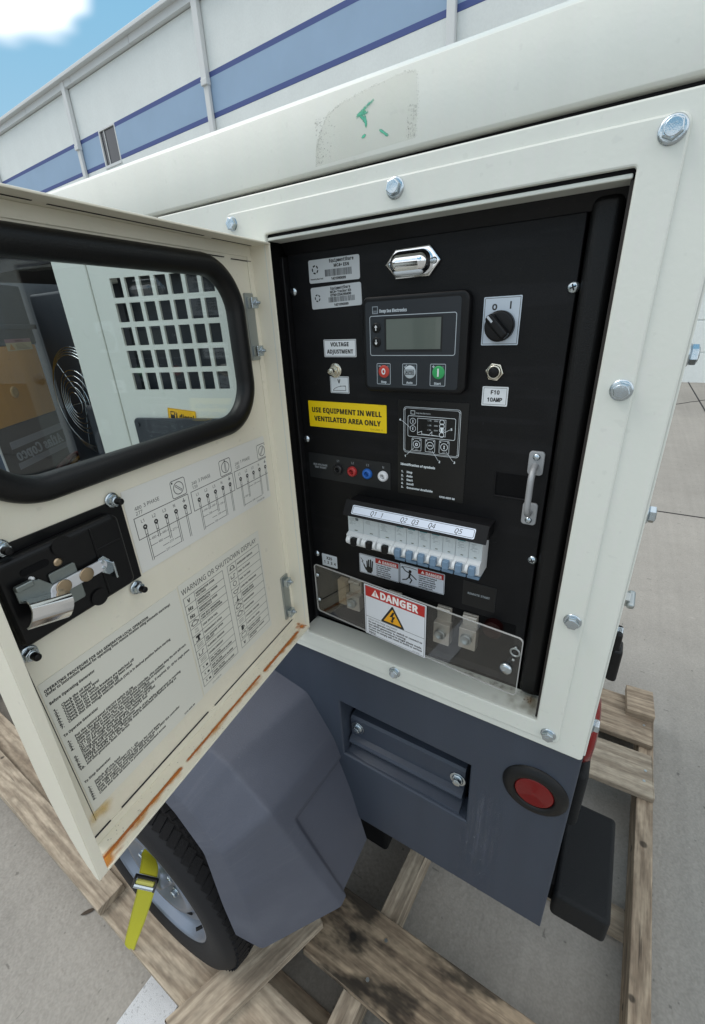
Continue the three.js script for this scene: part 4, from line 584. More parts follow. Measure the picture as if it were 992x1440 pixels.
    ['Do not operate selector switch or connect to', 'bus while generator is running.', 'Do not use L3 terminal in single phase mode.', 'Failure to comply will result in death or serious', 'injury.'].forEach((s, i) => txt(c, s, 6, 67.8 + i * 4.9, 4.5, { b: true, max: 94 })); txt(c, '1310 4598', 84, 89, 2.6, { max: 14 });
  }), [-0.0525, 0.0525, -0.0462, 0.0463], 0, cp, { rough: 0.35, label: 'high voltage danger sign with yellow triangle' });
  holder(dgr, 0.1535, 1.0702, 0.0014);
  holder(M('shield_post', [uvm(lathe([[0.0078, 0], [0.0078, 0.002], [0.0062, 0.0045], [0, 0.0052]], 28)), cyl(0.0042, 0.0042, 0.045, 12, 0, 0, -0.024)], mZinc, cp), Ls - 0.0158, 1.0650, 0.001);
  holder(M('shield_hole', [uvm(new THREE.TorusGeometry(0.0055, 0.0012, 6, 28))], mZincDull, cp), Ls - 0.0075, 1.0950, 0.001);
  for (const [s, y] of [[Ls - 0.0075, 1.1022], [Ls - 0.0085, 1.0825]]) holder(M('shield_dot', uvm(new THREE.SphereGeometry(0.0018, 10, 6)), mZincDull, cp), s, y, 0.001);
  for (const [s, y] of [[0.0058, 1.0985], [0.0052, 1.0500]]) holder(put('shield_screw', screwGeo, mZinc, cp, 0, 0, 0, 0, (m) => m.scale.setScalar(0.62)), s, y, 0.001);
}
// ═════════ control door (local x runs from free edge to hinge, z is its inner side)
const dr = G('control_door', gen, 'cream control door swung open, with window and printed instructions');
dr.position.set(-0.44076, 0, 0); dr.rotation.y = Math.PI - 1.4546;
{
  const ZS = -0.03, S = (a, b) => [-b, -a];               // s range -> local x range
  const skin = shapeOf([[-0.3945, 0.9905], [0.0005, 0.9925], [0.0005, 1.5705], [-0.3945, 1.5725], [-0.406, 1.20], [-0.4085, 1.12], [-0.404, 1.04]]);
  skin.holes.push(rr(-0.372, -0.046, 1.366, 1.545, 0.05, THREE.Path));
  M('door_skin', ext(skin, ZS - 0.003, ZS, 0.0006), mCreamDoor, dr);
  M('hinge_flange', [bx(-0.0015, 0.0008, 0.9905, 1.5705, ZS, 0, 0.0008), bx(-0.010, 0.0002, 1.0, 1.56, ZS, ZS + 0.0015, 0.0006)], mCreamDoor, dr);
  M('top_flange', [bx(-0.394, 0.0006, 1.5695, 1.5716, ZS - 0.002, 0.0005, 0.0008), bx(-0.394, -0.002, 1.558, 1.5695, ZS, ZS + 0.0012, 0.0005)], mCreamDoor, dr);
  M('bottom_flange', [(() => { const q = ext(shapeOf([[-0.4125, -0.0008], [0.0006, -0.0008], [0.0006, 0.032], [-0.394, 0.032]]), 0, 0.0022, 0.0006); q.rotateX(-Math.PI / 2); return uvm(q.translate(0, 0.9886, 0)); })(), bx(-0.394, -0.002, 0.9908, 1.0015, ZS, ZS + 0.0014, 0.0005)], mCreamDoor, dr);
  const fs = new THREE.Shape(); fs.moveTo(0.0006, 0.9885); fs.lineTo(0.0006, 1.5716); fs.lineTo(-0.034, 1.5716); fs.lineTo(-0.034, 1.13); fs.bezierCurveTo(-0.033, 1.07, -0.020, 1.012, -0.004, 0.9885); fs.closePath();
  const fg = new THREE.ExtrudeGeometry(fs, { depth: 0.0022, bevelEnabled: false, curveSegments: 16 }); fg.rotateY(-Math.PI / 2);
  { const p = fg.attributes.position; for (let i = 0; i < p.count; i++) p.setX(i, p.getX(i) - 0.4122 + 0.0314 * (p.getY(i) - 0.9885) + 0.0022 * 0.5); fg.computeVertexNormals(); }
  M('free_flange', uvm(fg), mCreamDoor, dr);
  const hem = M('free_hem', bx(0, 0.009, -0.29, 0.29, -0.0015, 0.0008, 0.0006), mCreamDoor, dr); hem.position.set(-0.4035, 1.2795, 0); hem.rotation.z = -0.0314;
  M('skin_groove', [bx(-0.3855, -0.3848, 1.02, 1.35, ZS, ZS + 0.0002)], mGap, dr);
  const slot = (a, b, y, z, vert) => (vert ? bx(-b, -a, y - 0.00035, y + 0.00035, ZS, ZS + 0.0016) : bx(-b, -a, y - 0.0003, y + 0.0004, z - 0.0011, z + 0.0011));
  for (const a of [[0.2728, 0.33, 1.5695, -0.0175], [0.0948, 0.2607, 1.5695, -0.0188], [0.0085, 0.0787, 1.5695, -0.022]]) M('flange_slot', slot(...a), mGap, dr);
  for (const a of [[0.3737, 0.3925, 1.0026, 0, 1], [0.2227, 0.3597, 1.0032, 0, 1], [0.0064, 0.21, 1.0020, 0, 1], [0.054, 0.083, 1.5544, 0, 1], [0.004, 0.041, 1.5536, 0, 1]]) M('skin_slot', slot(...a), mGap, dr);
  for (const a of [[0.2945, 0.4047, 0.9912, -0.0122], [0.1328, 0.2820, 0.9912, -0.0116], [0.0230, 0.1219, 0.9912, -0.0100]]) M('drain_slot', slot(...a), mRust, dr, 'rust-edged drain slot in the bottom flange');
  // rust weeping on the flange, yellow stain at the corner
  const rt = print(412, 29, 4, (c) => { const r = rng(12); c.clearRect(0, 0, 412, 29);
    const glow = (x, y, w, h, a, [R, Gc, B]) => { c.save(); c.translate(x, y); c.scale(w / 2, h / 2); const g = c.createRadialGradient(0, 0, 0, 0, 0, 1); g.addColorStop(0, `rgba(${R},${Gc},${B},${a})`); g.addColorStop(0.5, `rgba(${R},${Gc},${B},${a * 0.5})`); g.addColorStop(1, `rgba(${R},${Gc},${B},0)`); c.fillStyle = g; c.beginPath(); c.arc(0, 0, 1, 0, 7); c.fill(); c.restore(); };
    for (const [a, b, k] of [[0.2945, 0.4047, 1], [0.1328, 0.282, 0.8], [0.023, 0.1219, 0.9]]) { const x0 = 412 - b * 1000, w = (b - a) * 1000; for (let q = 0; q < w; q += 2) glow(x0 + q + r() * 2, 17.4 + (r() - 0.5), 5 + 5 * r(), 3.2 + 2.6 * r(), (0.3 + 0.35 * r()) * k, [188, 92, 24]); for (let q = 0; q < 40; q++) glow(x0 + r() * w, 18.5 + (r() - 0.3) * 5, 10 + 14 * r(), 5 + 6 * r(), 0.12, [215, 150, 60]); }
    for (let q = 0; q < 60; q++) glow(4 + 26 * r() * r(), 16 + 10 * r(), 8 + 10 * r(), 5 + 7 * r(), 0.16, [210, 140, 50]); for (let q = 0; q < 26; q++) glow(3 + 8 * r(), 16 + 6 * r(), 3 + 5 * r(), 3 + 3 * r(), 0.3, [185, 88, 22]);
    for (let q = 0; q < 30; q++) glow(398 + 12 * r(), 8 + 16 * r(), 5 + 8 * r(), 4 + 5 * r(), 0.2, [205, 125, 45]); for (let q = 0; q < 160; q++) { c.fillStyle = `rgba(70,60,50,${0.2 + 0.3 * r()})`; c.fillRect(r() * 412, r() * 29, 0.3 + 0.6 * r(), 0.3 + 0.5 * r()); } });
  const rs = sheet('rust_stain', rt, [-0.412, 0, -0.0145, 0.0145], 0, dr, { alpha: true, th: 0.0002, r: 0.0003, rough: 0.8 }); rs.rotation.x = -Math.PI / 2; rs.position.set(-0.206, 0.9912, -0.0145);
  const yt = print(44, 30, 6, (c) => { const r = rng(3); c.clearRect(0, 0, 44, 30); for (let i = 0; i < 40; i++) { const x = 22 + (r() + r() - 1) * 13, y = 15 + (r() + r() - 1) * 8, q = 3 + 5 * r(); const g = c.createRadialGradient(x, y, 0, x, y, q); g.addColorStop(0, 'rgba(216,184,96,0.05)'); g.addColorStop(1, 'rgba(214,176,70,0)'); c.fillStyle = g; c.beginPath(); c.arc(x, y, q, 0, 7); c.fill(); } });
  sheet('glue_stain', yt, [-0.400, -0.356, 1.010, 1.040], ZS + 0.0003, dr, { alpha: true, th: 0.0002 });
  // window
  const gk = rr(-0.3815, -0.0365, 1.3545, 1.5555, 0.062); gk.holes.push(rr(-0.3595, -0.0585, 1.3772, 1.5328, 0.04, THREE.Path));
  M('window_gasket', uvm(new THREE.ExtrudeGeometry(gk, { depth: 0.002, bevelEnabled: true, bevelThickness: 0.0105, bevelSize: 0.0108, bevelOffset: -0.0108, bevelSegments: 10, curveSegments: 28 }).translate(0, 0, ZS + 0.0005)), mRubber, dr);
  M('window_pane', bx(-0.374, -0.044, 1.364, 1.547, ZS - 0.003, ZS - 0.001), mGlass, dr);
  // hinges
  for (const [a, b, y0, y1] of [[0.0100, 0.0292, 1.4375, 1.5178], [0.0092, 0.0300, 1.0150, 1.0988]]) {
    M('hinge_plate', ext(rr(-b + 0.002, -a, y0, y1, 0.0015), ZS, ZS + 0.003, 0.0006), mZincDull, dr);
    for (const y of [y0 + 0.0115, y1 - 0.0115]) { put('hinge_clip', bx(-0.0072, 0.0060, -0.0065, 0.0065, 0, 0.008, 0.001), mZinc, dr, -(a + b) / 2 + 0.002, y, ZS + 0.003); put('hinge_nut', [nutGeo, studGeo], mZinc, dr, -(a + b) / 2 + 0.0045, y, ZS + 0.0075, y, (m) => m.scale.setScalar(0.62)); }
  }
  // prints on the door
  const K = '#16181a';
  sheet('wiring_diagram', print(236, 92, 7, (c) => {
    c.fillStyle = '#dbdbd5'; c.fillRect(0, 0, 236, 92);
    const lug = (x, y, l) => { c.fillStyle = K; c.beginPath(); c.arc(x, y, 2.6, 0, 7); c.fill(); c.fillStyle = '#dbdbd5'; c.beginPath(); c.arc(x, y, 0.9, 0, 7); c.fill(); frameRect(c, x - 1.3, y + 2.6, 2.6, 6, 0.6, K); if (l) { ln(c, K, 0.6, x - 1.1, y + 8.6, x - 1.1, y + l); ln(c, K, 0.6, x + 1.1, y + 8.6, x + 1.1, y + l); } };
    const dims = (x0, x1, y, s) => { ln(c, K, 0.5, x0 + 1.4, y, x1 - 1.4, y); const m = (x0 + x1) / 2; c.fillStyle = '#dbdbd5'; c.fillRect(m - 4, y - 1.8, 8, 3.6); txt(c, s, m, y, 3.6, { al: 'center' }); };
    [[6, '480 3 PHASE', '277', 0, [480, 480, 277, 480, 277, 277]], [85.5, '240 3 PHASE', '139', 1, [240, 240, 139, 240, 139, 139]], [164, '240 1 PHASE', '120', 2, [240, 120, 240]]].forEach(([x, t, t2, k, v]) => {
      const P = [['L1', 11], ['L2', 25.3], ['L3', 39.5], ['N', 53.6], ['⏚', 67.6]];
      txt(c, t.slice(0, 3), x + 4, 22, 5.2, {}); txt(c, t2, x + 4, 27.2, 5.2, {}); txt(c, t.slice(4), x + 15, 22.3, 5.6, { max: 24 });
      frameRect(c, x + 0.5, 31.5, 74.5, 24, 0.7, K);
      frameRect(c, x + 53.5, 10, 21, 20, 0.7, K, 2.5); c.beginPath(); c.arc(x + 64, 20, 7, 0, 7); c.lineWidth = 0.8; c.strokeStyle = K; c.stroke(); const a = [-0.75, 1.57, 0.9][k]; ln(c, K, 2.4, x + 64 - 5.4 * Math.cos(a), 20 + 5.4 * Math.sin(a), x + 64 + 5.4 * Math.cos(a), 20 - 5.4 * Math.sin(a)); ln(c, '#dbdbd5', 1.1, x + 64 - 5 * Math.cos(a), 20 + 5 * Math.sin(a), x + 64 + 5 * Math.cos(a), 20 - 5 * Math.sin(a)); c.fillStyle = K; c.fillRect(...[[x + 55, 11.2, 2, 2], [x + 63, 11, 2, 2], [x + 71, 11.2, 2, 2]][k]);
      P.forEach(([s, dx], i) => { if (i < 4) txt(c, s, x + dx - 1, 37, 5, { al: 'center' }); else { ln(c, K, 0.8, x + dx, 34, x + dx, 37); ln(c, K, 0.8, x + dx - 2.2, 37, x + dx + 2.2, 37); ln(c, K, 0.8, x + dx - 1.2, 38.4, x + dx + 1.2, 38.4); } lug(x + dx, 44.5, k === 2 ? [40, 31, 0, 38, 38][i] : [40, 18, 27, 38, 38][i]); });
      const X = (i) => x + P[i][1];
      if (k < 2) { dims(X(0), X(1), 60.5, v[0]); dims(X(1), X(2), 60.5, v[1]); dims(X(2), X(3), 63.5, v[2]); dims(X(0), X(2), 68, v[3]); dims(X(1), X(3), 75, v[4]); dims(X(0), X(3), 82, v[5]); } else { dims(X(0), X(1), 72, v[0]); dims(X(1), X(3), 61, v[1]); dims(X(0), X(3), 83, v[2]); }
    });
    txt(c, '1310 4597 08', 202, 88, 3, {});
  }), [-0.2600, -0.0240, 1.2445, 1.3365], ZS + 0.0003, dr, { rough: 0.35, rot: -0.006 });
  const rows = (c, x, y, w, h, list, sym) => { const rh = h / list.length; list.forEach((s, i) => { frameRect(c, x, y + i * rh, w, rh, 0.55, '#333'); const L = s.split('|'); L.forEach((q, k) => txt(c, q, x + 19.5, y + (i + 0.5) * rh + (k - (L.length - 1) / 2) * 4, 3.9, { max: w - 21, b: true })); const cx = x + 9, cy = y + (i + 0.5) * rh; const g = sym[i]; if (g.length <= 3 && !g.startsWith('*')) txt(c, g, cx, cy, 7, { al: 'center', b: true, max: 13 }); else glyph(c, g, cx, cy); }); ln(c, '#333', 0.55, x + 17.6, y, x + 17.6, y + h); };
  const glyph = (c, g, x, y) => { c.strokeStyle = c.fillStyle = '#222'; c.lineWidth = 0.9; if (g === '*engine') { c.beginPath(); c.roundRect(x - 4.5, y - 2.6, 8, 5.6, 1); c.stroke(); ln(c, '#222', 0.9, x - 6, y - 1, x - 6, y + 2); ln(c, '#222', 0.9, x - 2, y - 4, x + 2, y - 4); ln(c, '#222', 0.9, x + 4, y - 1, x + 6, y - 1, x + 6, y + 2.4); } if (g === '*stop') { c.fillRect(x - 4, y - 4, 8, 3); c.fillRect(x - 1.6, y - 1, 3.2, 4); c.fillRect(x - 5, y + 3, 7, 1.6); } if (g === '*can') { txt(c, 'FAIL', x, y - 2, 3.2, { al: 'center' }); txt(c, 'CAN', x, y + 2, 3.4, { al: 'center' }); } if (g === '*oil') { c.beginPath(); c.moveTo(x - 6, y - 1); c.lineTo(x - 2, y - 2); c.lineTo(x + 3, y - 1); c.lineTo(x + 6, y - 3); c.lineTo(x + 2, y + 3); c.lineTo(x - 3, y + 3); c.closePath(); c.stroke(); } if (g === '*lines') for (let k = -1; k < 2; k++) { c.setLineDash([1.4, 0.9]); ln(c, '#222', 0.9, x - 5, y + k * 2.4, x + 5, y + k * 2.4); c.setLineDash([]); } if (g === '*filter') { txt(c, 'X', x - 3, y, 6.5, { al: 'center' }); c.fillRect(x + 1.4, y - 1, 3.6, 3); } if (g === '*ring') { c.beginPath(); c.arc(x, y, 3.4, 0, 7); c.stroke(); } if (g === '*bell') { c.beginPath(); c.arc(x, y + 1, 4.2, Math.PI, 0); c.lineTo(x + 5.4, y + 2.2); c.lineTo(x - 5.4, y + 2.2); c.closePath(); c.stroke(); c.fillRect(x - 3.4, y - 0.4, 1.6, 1.6); c.fillRect(x + 1.8, y - 0.4, 1.6, 1.6); } if (g === '*temp') { c.fillRect(x - 0.7, y - 5, 1.4, 7); c.beginPath(); c.arc(x, y + 2.4, 2, 0, 7); c.fill(); ln(c, '#222', 0.9, x - 6, y + 4, x + 6, y + 4); } if (g === '*fuel') { c.fillRect(x - 3, y - 4, 5, 8); ln(c, '#222', 0.9, x + 2, y - 1, x + 4, y - 1, x + 4, y + 3); } if (g === '*batt') { frameRect(c, x - 5, y - 3, 10, 6.4, 0.8, '#222'); c.fillRect(x - 3.6, y - 4.2, 2, 1.2); c.fillRect(x + 1.6, y - 4.2, 2, 1.2); } if (g === '*start') ln(c, '#222', 1, x - 5, y - 2, x - 5, y + 3, x + 1, y + 3, x + 1, y - 2, x + 4, y - 2); };
  sheet('shutdown_table', print(157, 172, 7, (c) => {
    c.fillStyle = '#d9d8cd'; c.fillRect(0, 0, 157, 172); txt(c, 'WARNING OR SHUTDOWN DISPLAY', 76, 12.5, 10, { al: 'center', max: 146, fill: '#000' });
    rows(c, 3.5, 20.5, 70, 139.5, ['GENERATOR OVER|VOLTAGE', 'GENERATOR UNDER|FREQUENCY', 'GENERATOR OVER|FREQUENCY', 'CAN ECU WARNING|CAN ECU SHUTDOWN', 'CAN DATA FAIL', 'EMERGENCY STOP', 'OIL SENDER OPEN|CIRCUIT', 'FLEXIBLE SENSOR', 'OVERCURRENT', 'OIL FILTER|MAINTENANCE ALARM', 'AIR FILTER|MAINTENANCE ALARM', 'FUEL FILTER|MAINTENANCE ALARM'], ['V↑', 'Hz↓', 'Hz↑', '*engine', '*can', '*stop', '*lines', '*start', '*lines', '*filter', '*filter', '*filter']);
    rows(c, 83, 20.5, 70, 139.5, ['AUXILIARY INPUTS', 'FAIL TO START', 'FAIL TO STOP', 'LOW OIL PRESSURE', 'ENGINE HIGH|TEMPERATURE', 'UNDERSPEED', 'OVERSPEED', 'CHARGE FAILURE', 'LOW FUEL LEVEL', 'BATTERY UNDER|OVER VOLTAGE', 'GENERATOR UNDER|VOLTAGE'], ['*bell', '*start', '*ring', '*oil', '*temp', '*engine', '*engine', '*lines', '*fuel', '*batt', 'V↓']);
    txt(c, '1310 4596 00', 17, 166.5, 3, {});
  }), [-0.2225, -0.0655, 1.0330, 1.2050], ZS + 0.0003, dr, { rough: 0.35 });
  sheet('procedure_sheet', print(159, 172, 8, (c) => {
    c.fillStyle = '#d9d8cd'; c.fillRect(0, 0, 159, 172); let y = 9.8; const L = (s, x, max, sz = 4.1) => txt(c, s, x, y, sz, { max, fill: '#0c0d0e', b: true });
    L('OPERATING PROCEDURE FOR GAS GENERATOR-LOCAL OPERATION', 2.5, 113, 4.2); y += 3.6; L('(Refer to Instruction Manual for operating from remote location using automatic start/stop)', 2.5, 143);
    y = 24; L('Before Operating Generator', 2.5, 44, 4.2);
    const list = (items, y0, st) => items.forEach(([n, s, w]) => { y = y0; if (n) L(n, 3, 6); L(s, 10.3, w); y0 += st; });
    list([['1.', 'Check the oil level', 30], ['2.', 'Check the coolant level', 37], ['3.', 'Check the fuel level', 32], ['4.', 'Check that ALL circuit breakers are switched off', 76], ['5.', 'Check that the emergency stop has been reset', 73], ['6.', 'Check that the load is switched off', 55], ['7.', 'Check that the voltage selector switch (S10) is in desired position before starting', 124]], 33.5, 3.55);
    y = 64.8; L('To Operate Generator', 2.5, 35, 4.2);
    list([['1.', 'Put the control panel ON/OFF switch to ON', 66], ['2.', 'Depress the green start button on the DEEP SEA controller, after preheat delay the unit will start.', 143], ['3.', 'Allow the engine to warm up for 5 minutes before putting load on equipment', 108], ['4.', 'Turn on circuit breakers for the desired power output', 85], ['', 'Q1.1 for 3 phase power (check the voltage selector position). If required, Q2 - Q5 for single phase.', 146], ['', 'Q2 - Q5 for single phase power. Check breaker ratings', 86], ['5.', 'During operation check the gauges for leakage of oil or fuel', 90], ['6.', 'Check the engine for leakage of oil, coolant or fuel', 78], ['7.', 'Keep all doors closed during operation', 60], ['8.', 'NEVER change voltage selector switch (S10) while generator is running', 126], ['9.', 'Load breakers Q1.1 only. Verify load is switched off before doing so', 118], ['10.', 'and shut generator down for service', 50]], 74, 3.5);
    y = 130.3; L('To Stop Generator', 2.5, 29, 4.2);
    list([['1.', 'Switch off the load', 30], ['2.', 'Switch off circuit breakers (Q1.1 - Q5)', 52], ['3.', 'Let engine run for about 2 minutes for cool down', 82], ['4.', 'Stop the engine by pressing the RED button on the DEEP SEA controller', 112], ['5.', 'Turn the control panel ON/OFF switch to OFF', 72], ['6.', 'Close and lock all doors to prevent unauthorised access', 88]], 139.6, 3.55);
    y = 168; L('1310 4595 00', 126, 20, 3);
  }), [-0.3835, -0.2245, 1.0320, 1.2040], ZS + 0.0003, dr, { rough: 0.35 });
  // latch
  M('latch_plate', ext(shapeOf([[-0.3925, 1.2445], [-0.2630, 1.2440], [-0.2628, 1.3325], [-0.3925, 1.3340]]), ZS, ZS + 0.002, 0.0005), mBlack, dr);
  M('latch_housing', [ext(rr(-0.3860, -0.2775, 1.2495, 1.3255, 0.008), ZS + 0.001, ZS + 0.0145, 0.0045, 8, 4)], mBlack, dr);
  M('latch_ridge', [bx(-0.3085, -0.3068, 1.253, 1.3225, ZS + 0.013, ZS + 0.0158, 0.0008), bx(-0.3085, -0.283, 1.3, 1.3015, ZS + 0.013, ZS + 0.0153, 0.0007), cyl(0.0055, 0.0085, 0.003, 24, -0.334, 1.3195, ZS + 0.0148), cyl(0.005, 0.008, 0.003, 24, -0.318, 1.2575, ZS + 0.0148)], mBlack, dr);
  M('latch_slot', ext(rr(-0.3690, -0.3470, 1.3085, 1.3145, 0.0028), ZS + 0.0142, ZS + 0.0151), mMatte, dr);
  put('latch_rivet', uvm(lathe([[0.0036, 0], [0.0036, 0.001], [0.0022, 0.0018], [0, 0.0014]], 24)), mBrass, dr, -0.3408, 1.3070, ZS + 0.0143);
  put('latch_pin', uvm(lathe([[0.0018, 0], [0.0018, 0.003], [0, 0.0036]], 16)), mWhitePl, dr, -0.3635, 1.3045, ZS + 0.0143);
  M('latch_tab', ext(rr(-0.3520, -0.3295, 1.2665, 1.3015, 0.002), ZS + 0.0150, ZS + 0.0170, 0.0004), mGalv, dr);
  M('latch_arm', [ext(rr(-0.3560, -0.3045, 1.2815, 1.2925, 0.0054), ZS + 0.0178, ZS + 0.0200, 0.0005)], std({ color: col(0.72, 0.73, 0.76), metalness: 0.6, roughness: 0.35 }), dr);
  for (const s of [0.3250, 0.3455]) put('latch_pivot', uvm(lathe([[0.0064, 0], [0.0064, 0.0008], [0.0058, 0.0013], [0, 0.0014]], 32)), mBrass, dr, -s, 1.2868, ZS + 0.0199);
  M('latch_catch', [ext(shapeOf([[-0.3105, 1.2800], [-0.3105, 1.2935], [-0.305, 1.2945], [-0.3005, 1.2885], [-0.3005, 1.2755], [-0.3045, 1.2745]]), ZS + 0.0168, ZS + 0.0185, 0.0003), bx(-0.3030, -0.3010, 1.2710, 1.2880, ZS + 0.0175, ZS + 0.0255, 0.0008), cyl(0.0016, 0.0016, 0.003, 12, -0.3085, 1.2903, ZS + 0.0195), cyl(0.0016, 0.0016, 0.003, 12, -0.3085, 1.2845, ZS + 0.0195)], mZinc, dr);
  M('lever_wing', [ext(shapeOf([[-0.3785, 1.2915], [-0.3785, 1.3050], [-0.3765, 1.3060], [-0.3600, 1.3030], [-0.3475, 1.2870], [-0.352, 1.277]]), ZS + 0.0175, ZS + 0.0192, 0.0004), bx(-0.3785, -0.3655, 1.3015, 1.3065, ZS + 0.018, ZS + 0.0225, 0.001)], mGalv, dr);
  const lp = []; for (let i = 0; i <= 14; i++) { const a = -0.25 + (i / 14) * 2.5; lp.push([0.0135 * Math.sin(a) * 1.0, 0.0105 * Math.cos(a)]); }
  { // bent sheet lever: curl extruded along its length
    const s = new THREE.Shape(); const pr = [[0.0112, -0.002], [0.0118, 0.0025], [0.0108, 0.0062], [0.0080, 0.0090], [0.0045, 0.0104], [0.0, 0.0102], [-0.0045, 0.0088], [-0.0085, 0.0064], [-0.0112, 0.0034]]; pr.forEach((p, i) => (i ? s.lineTo(...p) : s.moveTo(...p))); pr.slice().reverse().forEach(([y, z]) => s.lineTo(y * 0.93, z - 0.0014)); s.closePath();
    const g = new THREE.ExtrudeGeometry(s, { depth: 0.0315, bevelEnabled: false }); g.rotateY(Math.PI / 2).rotateX(Math.PI / 2);  // shape (y,z), length along x
    const q = toCreasedNormals(g, 0.9); q.computeBoundingBox(); const bb = q.boundingBox; q.translate(-(bb.min.x + bb.max.x) / 2, -(bb.min.y + bb.max.y) / 2, -bb.min.z);
    const m = M('latch_lever', uvm(q), mChrome, dr); m.position.set(-0.3648, 1.2785, ZS + 0.0195); m.rotation.z = -0.30;
  }
  for (const [s, y] of [[0.2712, 1.3340], [0.2722, 1.2358], [0.3802, 1.2380], [0.3700, 1.3325]]) { put('latch_nut', nutGeo, mZinc, dr, -s, y, ZS + 0.002, s * 50, (m) => m.scale.setScalar(0.84)); put('latch_stud', studGeo, mBlack, dr, -s, y, ZS + 0.002, 0, (m) => m.scale.set(1.05, 1.05, 1.0)); }
}
// ═════════ orange machine inside the bay, seen through the pane
{
  const O = thing('orange_machine', 'orange and black machine with two grey bars, seen through the door window', 'machine');
  O.position.set(-1.7751, 0, -0.3); O.rotation.y = Math.atan2(0.8091, -0.5876);
  M('housing', bx(-0.335, 0.0, 1.231, 1.4535, -0.06, 0, 0.002), mOrange, O);
  M('lower_panel', bx(-0.331, -0.001, 0.946, 1.2308, -0.06, 0.0004), mCharcoal, O);
  M('upper_panel', [bx(-0.52, 0.02, 1.454, 1.63, -0.06, -0.004, 0.004), bx(-0.52, 0.02, 1.50, 1.515, -0.004, 0.012, 0.003)], mDarkBay, O);
  M('near_panel', bx(-0.52, -0.336, 1.2305, 1.4535, -0.06, -0.006), mOrange, O);
  M('side_panel', bx(-0.52, -0.336, 0.946, 1.23, -0.06, -0.002), std({ color: col(0.02, 0.09, 0.2), roughness: 0.5 }), O);
  M('edge_trim', bx(-0.336, -0.3325, 0.946, 1.23, -0.05, 0.003), mWhitePl, O);
  M('grey_bar', bx(-0.286, -0.002, 1.164, 1.186, 0, 0.0015), std({ color: col(0.26, 0.28, 0.32), roughness: 0.5 }), O);
  M('grey_bar', bx(-0.280, -0.002, 1.098, 1.118, 0, 0.0015), std({ color: col(0.26, 0.28, 0.32), roughness: 0.5 }), O);
  sheet('lettering', print(290, 46, 5, (c) => { c.fillStyle = '#2e343b'; c.fillRect(0, 0, 290, 46); c.translate(290, 0); c.scale(-1, 1); txt(c, 'Atlas Copco', 145, 24, 44, { f: 'serif', b: true, it: true, al: 'center', max: 284, fill: '#a9b0b8' }); }), [-0.289, 0.001, 1.118, 1.164], 0.0006, O, { rough: 0.5 });
  sheet('warning_sticker', print(128, 34, 6, (c) => { c.fillStyle = '#c9b98c'; c.fillRect(0, 0, 128, 34); c.fillStyle = '#9b6f77'; c.fillRect(0, 0, 128, 11); txt(c, '⚠ WARNING', 64, 6, 8, { b: true, al: 'center', fill: '#6c2a30' }); c.fillStyle = '#c58a12'; c.beginPath(); c.moveTo(10, 32); c.lineTo(24, 13); c.lineTo(38, 32); c.fill(); c.fillStyle = '#5a4f36'; for (let i = 0; i < 5; i++) c.fillRect(46, 15 + i * 3.6, 40 + ((i * 37) % 30), 1.2); }), [-0.149, -0.019, 1.4395, 1.4735], 0.0006, O, { rough: 0.4 });
  put('round_rivet', uvm(lathe([[0.017, 0], [0.016, 0.003], [0.01, 0.004], [0.008, 0.002], [0, 0.003]], 24)), std({ color: col(0.45, 0.3, 0.12), roughness: 0.4 }), O, -0.185, 1.322, 0.0);
  for (const [u, y, c] of [[-0.05, 1.055, [0.10, 0.02, 0.02]], [-0.095, 1.05, [0.06, 0.02, 0.02]], [-0.02, 1.04, [0.3, 0.16, 0.03]]]) M('cable', tube([[u - 0.09, y - 0.03, 0.02], [u - 0.02, y + 0.012, 0.03], [u + 0.06, y + 0.01, 0.02]], 0.011, 12, 10), std({ color: col(...c), roughness: 0.4 }), O);
}
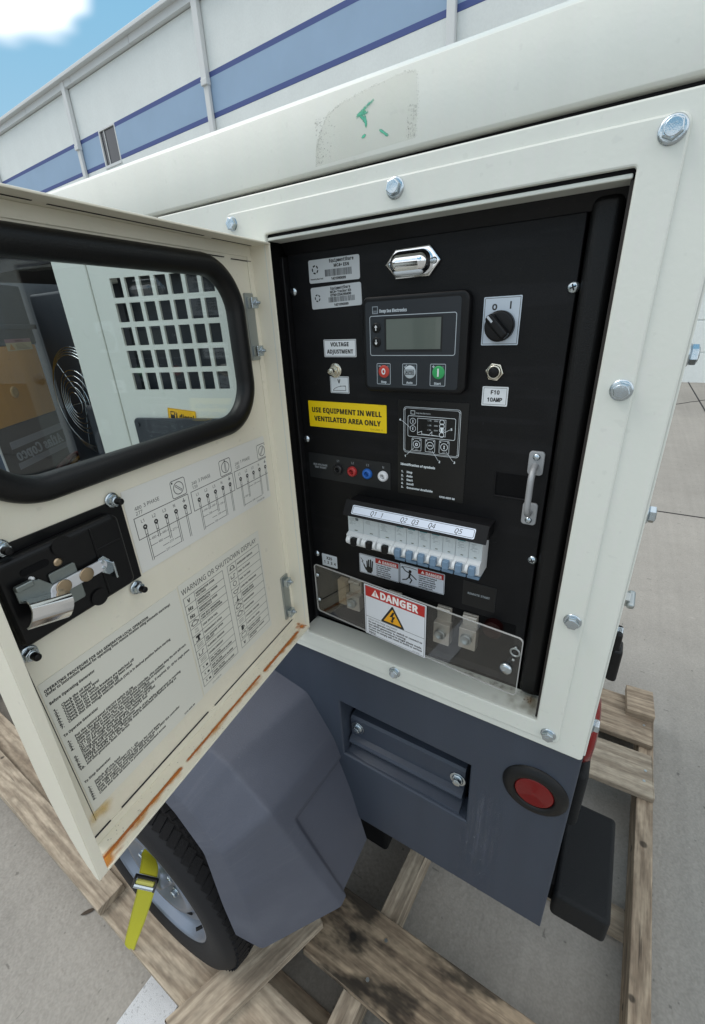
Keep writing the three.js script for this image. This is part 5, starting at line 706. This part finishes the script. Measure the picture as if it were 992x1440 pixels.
// ═════════ yellow tie-down strap
{
  const T = thing('tie_down_strap', 'bright yellow webbing strap tied through the wheel and over the pallet edge', 'strap');
  const ribbon = (pairs, th = 0.0018) => {
    const A = new THREE.CatmullRomCurve3(pairs.map((p) => new THREE.Vector3(...p[0])), false, 'centripetal'), B = new THREE.CatmullRomCurve3(pairs.map((p) => new THREE.Vector3(...p[1])), false, 'centripetal');
    const n = 40, m = 6, pos = [], uv = [], idx = []; const pa = A.getPoints(n), pb = B.getPoints(n);
    for (const side of [0, 1]) for (let i = 0; i <= n; i++) for (let j = 0; j <= m; j++) { const p = pa[i].clone().lerp(pb[i], j / m); const tn = pa[Math.min(n, i + 1)].clone().sub(pa[Math.max(0, i - 1)]).cross(pb[i].clone().sub(pa[i])).normalize(); p.addScaledVector(tn, side ? th : 0); pos.push(p.x, p.y, p.z); uv.push(j / m, i / n * 4); }
    for (const side of [0, 1]) for (let i = 0; i < n; i++) for (let j = 0; j < m; j++) { const o = side * (n + 1) * (m + 1), a = o + i * (m + 1) + j, b = a + m + 1; side ? idx.push(a, a + 1, b, b, a + 1, b + 1) : idx.push(a, b, a + 1, b, b + 1, a + 1); }
    const g = new THREE.BufferGeometry(); g.setAttribute('position', new THREE.Float32BufferAttribute(pos, 3)); g.setAttribute('uv', new THREE.Float32BufferAttribute(uv, 2)); g.setIndex(idx); g.computeVertexNormals(); return g;
  };
  M('webbing', ribbon([[[-0.745, 0.462, 0.252], [-0.728, 0.450, 0.250]], [[-0.738, 0.470, 0.268], [-0.714, 0.456, 0.258]], [[-0.7178, 0.4837, 0.28], [-0.6869, 0.4663, 0.2681]], [[-0.6887, 0.5005, 0.30], [-0.6605, 0.4859, 0.2838]]]), mYellowWeb, T);
  M('webbing', ribbon([[[-0.692, 0.490, 0.302], [-0.664, 0.476, 0.286]], [[-0.6998, 0.4602, 0.305], [-0.6726, 0.4464, 0.2887]], [[-0.7661, 0.2986, 0.322], [-0.7388, 0.2844, 0.3092]], [[-0.816, 0.165, 0.3405], [-0.791, 0.153, 0.335]], [[-0.825, 0.137, 0.3425], [-0.800, 0.128, 0.3375]], [[-0.8235, 0.122, 0.3405], [-0.798, 0.118, 0.3375]], [[-0.822, 0.112, 0.330], [-0.797, 0.110, 0.330]], [[-0.822, 0.1115, 0.290], [-0.797, 0.1105, 0.290]]]), mYellowWeb, T);
  const B = G('buckle', T); B.position.set(-0.6805, 0.4775, 0.2965);
  const bxx = new THREE.Vector3(0.0277, -0.0142, -0.0163).normalize(), byy = new THREE.Vector3(0.011, 0.040, -0.005); byy.addScaledVector(bxx, -byy.dot(bxx)).normalize(); const bzz = bxx.clone().cross(byy);
  B.quaternion.setFromRotationMatrix(new THREE.Matrix4().makeBasis(bxx, byy, bzz));
  M('frame', [bx(-0.022, 0.022, 0.016, 0.021, 0, 0.006, 0.002), bx(-0.022, 0.022, -0.022, -0.018, 0, 0.006, 0.002), bx(-0.0235, -0.0185, -0.022, 0.021, 0, 0.009, 0.002), bx(0.0185, 0.0235, -0.022, 0.021, 0, 0.009, 0.002)], mBlack, B);
  M('cam', [cyl(0.0055, 0.0055, 0.038, 16, 0, -0.010, 0.006, 'x')], mZinc, B);
  M('loop', [bx(-0.0175, 0.0175, 0.001, 0.011, 0.003, 0.009, 0.002)], std({ color: col(0.52, 0.50, 0.12), roughness: 0.8 }), B);
}
// dead leaf and splinters
{
  const s = new THREE.Shape(); s.moveTo(-0.02, 0); s.quadraticCurveTo(-0.004, 0.011, 0.022, 0.002); s.quadraticCurveTo(0, -0.009, -0.02, 0);
  const g = ext(s, 0, 0.001, 0.0003); const p = g.attributes.position; for (let i = 0; i < p.count; i++) p.setZ(i, p.getZ(i) + 0.25 * Math.abs(p.getY(i)) + 3 * p.getX(i) ** 2); g.computeVertexNormals(); g.rotateX(-Math.PI / 2);
  const m = M('dead_leaf', g, std({ color: col(0.06, 0.045, 0.032), roughness: 0.9 }), scene, 'small dark dead leaf on the concrete beside the pallet'); m.userData.category = 'leaf'; m.position.set(-1.06, 0.001, 0.342); m.rotation.y = 0.9;
}
renderer.render(scene, camera);
